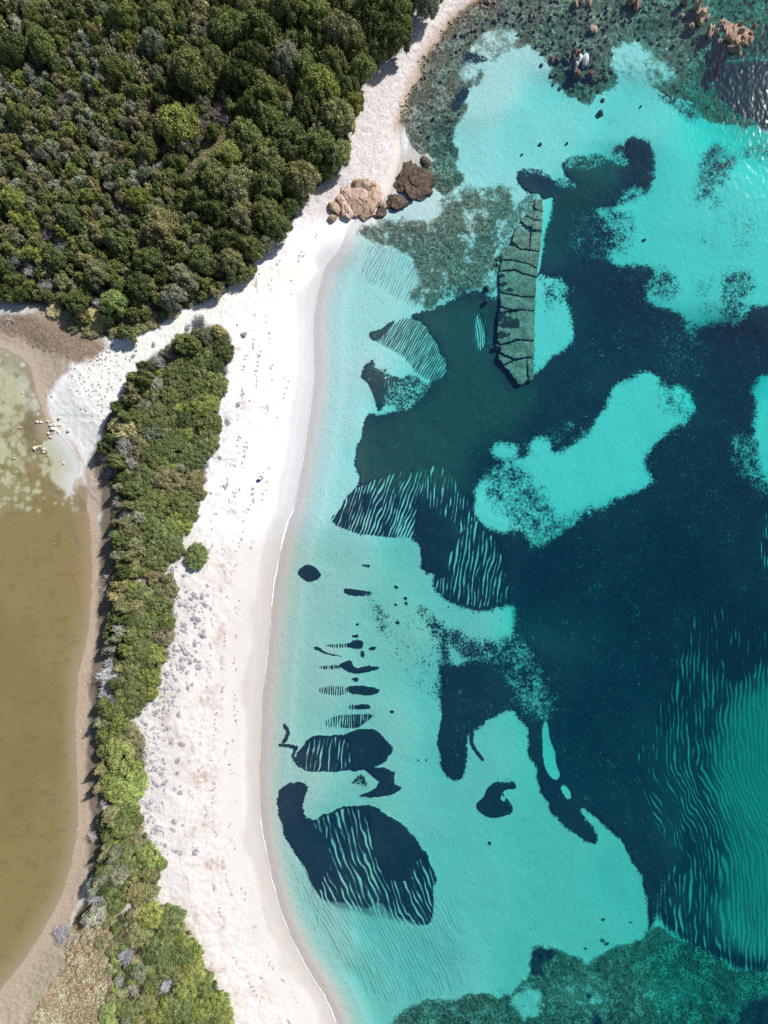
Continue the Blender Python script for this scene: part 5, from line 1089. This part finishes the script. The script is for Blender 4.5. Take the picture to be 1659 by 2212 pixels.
# ------------------------------------------------------------------ foam line where the waves end
def foam(pts, w0, w1, seed):
    p = smooth_poly(pts, 3, False); r = np.random.default_rng(seed); n = len(p)
    q = [p[0]]
    for a, b in zip(p[:-1], p[1:]):
        m_ = max(1, int(np.hypot(*(b-a))/1.5))
        for i in range(1, m_+1): q.append(a+(b-a)*i/m_)
    q = np.array(q); T = np.gradient(q, axis=0); T /= np.linalg.norm(T, axis=1)[:, None]; N = np.stack([-T[:,1], T[:,0]], 1)
    n = len(q); off = fbm(q[:,0], q[:,1], 18, 3, seed)*1.6; wd = (w0+(w1-w0)*np.clip(fbm(q[:,0], q[:,1], 40, 3, seed+5)+.5, 0, 1))*(.5+vnoise(q[:,0]/2.5, q[:,1]/2.5, seed))
    V = []
    for f, z in ((-1, .0), (-.5, .022), (.5, .022), (1, .0)):
        e = q+N*(off+wd*f*.5)[:, None]; V.append(np.stack([(e[:,0]-CX)*S, (CY-e[:,1])*S, np.full(n, .012+z)+.03], 1))
    V = np.stack(V, 1).reshape(-1, 3); i = np.arange(n-1)[:, None]*4; j = np.arange(3)[None]
    return V, np.stack([i+j, i+4+j, i+5+j, i+1+j], -1).reshape(-1, 4)
m = NT('foam'); M_FOAM = m.surf(m.pbr((.86,.87,.88), .6, m.bump(m.noise(m.pos(), 12, 2), .4, .02)))
fv, ff, off = [], [], 0
for P_, a, b, s_ in [([(640,1078),(633,1103),(616,1139),(605,1190),(593,1256),(587,1310)], 1.0, 4.5, 1),([(586,1320),(580,1400),(573,1456)], .8, 1.6, 2),([(563,1770),(567,1795),(574,1832),(587,1899),(604,1959),(621,2009),(650,2068),(680,2118),(706,2158),(728,2212),(740,2250)], .9, 2.4, 3),([(678,800),(678,836),(666,913),(656,986),(645,1050)], .4, 1.0, 4)]:
    v, f = foam(P_, a, b, s_); fv.append(v); ff.append(f+off); off += len(v)
tago(link('sea_foam', mesh_np('sea_foam', np.concatenate(fv), np.concatenate(ff), M_FOAM)), kind='stuff')

# ------------------------------------------------------------------ person sitting on the sand
def skin_body(name, joints, edges, mat, loc, sub=2):
    me = bpy.data.meshes.new(name); me.from_pydata([j[:3] for j in joints], edges, []); o = link(name, me); o.location = loc
    md = o.modifiers.new('s', 'SKIN'); md.use_smooth_shade = True
    for i, j in enumerate(joints): me.skin_vertices[0].data[i].radius = (j[3], j[3]*(.75 if j[3] > .09 else 1))
    me.skin_vertices[0].data[0].use_root = True
    sb = o.modifiers.new('u', 'SUBSURF'); sb.levels = sb.render_levels = sub; me.materials.append(mat); return o
def plain(name, c, rough=.8):
    m = NT(name); n_ = m.noise(m.obj(), 14, 3, .6); return m.surf(m.pbr(m.mix(n_, tuple(v*.85 for v in c), c), rough, m.bump(n_, .3, .01)))
px, py = 562, 1035; pz = zat(px, py); ploc = (*D2W(px, py, pz+.4)[:2], pz)
M_SKIN = plain('skin', (.42,.24,.17)); M_SHIRT = plain('plum_cloth', (.075,.035,.065)); M_TROU = plain('dark_cloth', (.03,.02,.035)); M_HAT = plain('white_straw', (.82,.80,.78)); M_BLUE = plain('patch_blue', (.10,.22,.38))
J = [(0,0,.13,.15),(0,-.03,.33,.135),(0,-.04,.52,.14),(0,-.01,.64,.055),(0,.03,.70,.05),(0,.04,.78,.095),(0,.03,.86,.085),
     (-.17,-.02,.55,.055),(-.27,.08,.36,.042),(-.16,.30,.30,.034),(-.12,.37,.30,.030),(.17,-.02,.55,.055),(.28,.06,.36,.042),(.18,.28,.30,.034),(.14,.36,.30,.030),
     (-.12,.04,.13,.09),(-.27,.42,.30,.065),(-.10,.62,.07,.045),(-.09,.78,.05,.035),(.12,.04,.13,.09),(.27,.42,.28,.065),(.12,.64,.07,.045),(.11,.80,.05,.035)]
E = [(0,1),(1,2),(2,3),(3,4),(4,5),(5,6),(2,7),(7,8),(8,9),(9,10),(2,11),(11,12),(12,13),(13,14),(0,15),(15,16),(16,17),(17,18),(0,19),(19,20),(20,21),(21,22)]
for hx, b in ((-.12, 10), (.14, 14)):
    for f in range(5):
        a = (f-2)*.35; J.append((hx+.02*(f-2), .43-.01*abs(f-2), .285, .010)); E.append((b, len(J)-1)); J.append((hx+.024*(f-2), .47-.015*abs(f-2), .265, .008)); E.append((len(J)-2, len(J)-1))
person = skin_body('person', J, E, M_SKIN, ploc); person.rotation_euler = (0, 0, R(-35)); person.scale = (.95, .95, .95)
tago(person, 'person sitting on the white beach in plum clothes and a white sun hat', 'person')
sh_ = skin_body('shirt', [(0,0,.15,.17),(0,-.03,.33,.155),(0,-.04,.53,.16),(-.17,-.02,.56,.075),(-.27,.08,.37,.060),(.17,-.02,.56,.075),(.28,.06,.37,.060)], [(0,1),(1,2),(2,3),(3,4),(2,5),(5,6)], M_SHIRT, (0,0,0)); sh_.parent = person
tr_ = skin_body('trousers', [(0,0,.13,.175),(-.12,.04,.14,.11),(-.27,.42,.31,.085),(-.12,.60,.10,.065),(.12,.04,.14,.11),(.27,.42,.29,.085),(.13,.62,.10,.065)], [(0,1),(1,2),(2,3),(0,4),(4,5),(5,6)], M_TROU, (0,0,0)); tr_.parent = person
ha = [(0,.10,.03),(0,.22,.0),(0,.225,.012),(0,.13,.03),(0,.115,.10),(0,.07,.13),(0,.0,.135)]
n = 24; V_ = []; 
for (_, rr, z) in ha:
    for i in range(n): a = 2*math.pi*i/n; V_.append((rr*math.cos(a), rr*math.sin(a)+.03, z+.84))
F_ = [(k*n+i, k*n+(i+1) % n, (k+1)*n+(i+1) % n, (k+1)*n+i) for k in range(len(ha)-1) for i in range(n)]
hat = link('sun_hat', mesh_np('sun_hat', V_, F_, M_HAT), person)
Vh, Fh = ICO[3]; Vh = Vh*[.105, .115, .12]+[0, .01, .80]; Vh = Vh[:]; link('hair', mesh_np('hair', Vh[:], Fh, plain('dark_hair', (.03,.02,.015))), person)
# face: nose and eyes
for (x, y, z, s_) in ((0,.145,.78,.016),(-.035,.128,.80,.011),(.035,.128,.80,.011)):
    link('nose' if x == 0 else 'eye', mesh_np('face', Vh*0+ICO[3][0]*s_+[x, y, z], Fh, M_SKIN if x == 0 else M_TROU), person)
# low round blue patch added beside the person
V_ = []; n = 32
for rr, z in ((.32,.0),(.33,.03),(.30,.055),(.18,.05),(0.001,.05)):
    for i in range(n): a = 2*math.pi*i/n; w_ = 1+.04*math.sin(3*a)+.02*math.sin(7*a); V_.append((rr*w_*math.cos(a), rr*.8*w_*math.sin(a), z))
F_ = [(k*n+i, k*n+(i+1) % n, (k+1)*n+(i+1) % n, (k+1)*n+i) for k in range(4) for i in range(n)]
mt = link('blue_patch', mesh_np('blue_patch', V_, F_, M_BLUE)); qx_, qy_ = 556.5, 1038.5; mt.location = (*D2W(qx_, qy_, pz)[:2], zat(qx_, qy_)+.02)
tago(mt, 'round blue patch on the white sand beside the sitting person', 'mat')

# ------------------------------------------------------------------ dried weed and twigs stranded in lines on the beach
rw = np.random.default_rng(71); cc, nn_, zz_ = [], [], []
lines = [(62, .6, 520, 2150), (96, 1.0, 560, 2200), (128, 1.0, 620, 2150), (150, .7, 700, 1900)]
shp = smooth_poly(SHORE, 2, False); T_ = np.gradient(shp, axis=0); T_ /= np.linalg.norm(T_, axis=1)[:, None]; N_ = np.stack([-T_[:,1], T_[:,0]], 1)
N_ *= np.sign(-N_[:, :1]); Lw = np.concatenate([[0], np.cumsum(np.hypot(*np.diff(shp, axis=0).T))])
for (off, dn, ya, yb) in lines:
    for i in range(int(1900*dn)):
        t = rw.uniform(Lw[0], Lw[-1]); a = np.array([np.interp(t, Lw, shp[:,k]) for k in (0, 1)]); nv = np.array([np.interp(t, Lw, N_[:,k]) for k in (0, 1)])
        if not ya < a[1] < yb: continue
        g_ = fbm(np.array([t]), np.array([off*3.]), 60, 4, 72)[0]; de = fbm(np.array([t]), np.array([off*7.]), 28, 3, 73)[0]
        if rw.random() > max(0, de*1.6+.25): continue
        p = a+nv*(off+22*g_)+rw.normal(size=2)*[2.2, 2.2]
        if p[1] > 0 and dune_s[min(NY-1, np.searchsorted(gy, p[1])), np.searchsorted(gx, p[0])] > -4: continue
        z = zat(*p); k_ = S*(H-z)/H
        for _ in range(3): cc.append(((p[0]-CX)*k_+rw.normal()*.10, (CY-p[1])*k_+rw.normal()*.10, z+.05+rw.random()*.05)); nn_.append((rw.normal()*.35, rw.normal()*.35, 1)); zz_.append(rw.uniform(.07, .20))
cc = np.array(cc); nn_ = np.array(nn_); nn_ /= np.linalg.norm(nn_, axis=1)[:, None]
v_, f_ = quads(cc, nn_, np.array(zz_), rw, 2.2)
m = NT('dried_weed'); M_WR = m.surf(m.pbr(m.mix(m.noise(m.pos(), 1.5, 3, .6), (.30,.22,.20), (.55,.47,.45)), .95))
tago(link('beach_wrack', mesh_np('beach_wrack', v_, f_, M_WR, False)), kind='stuff')
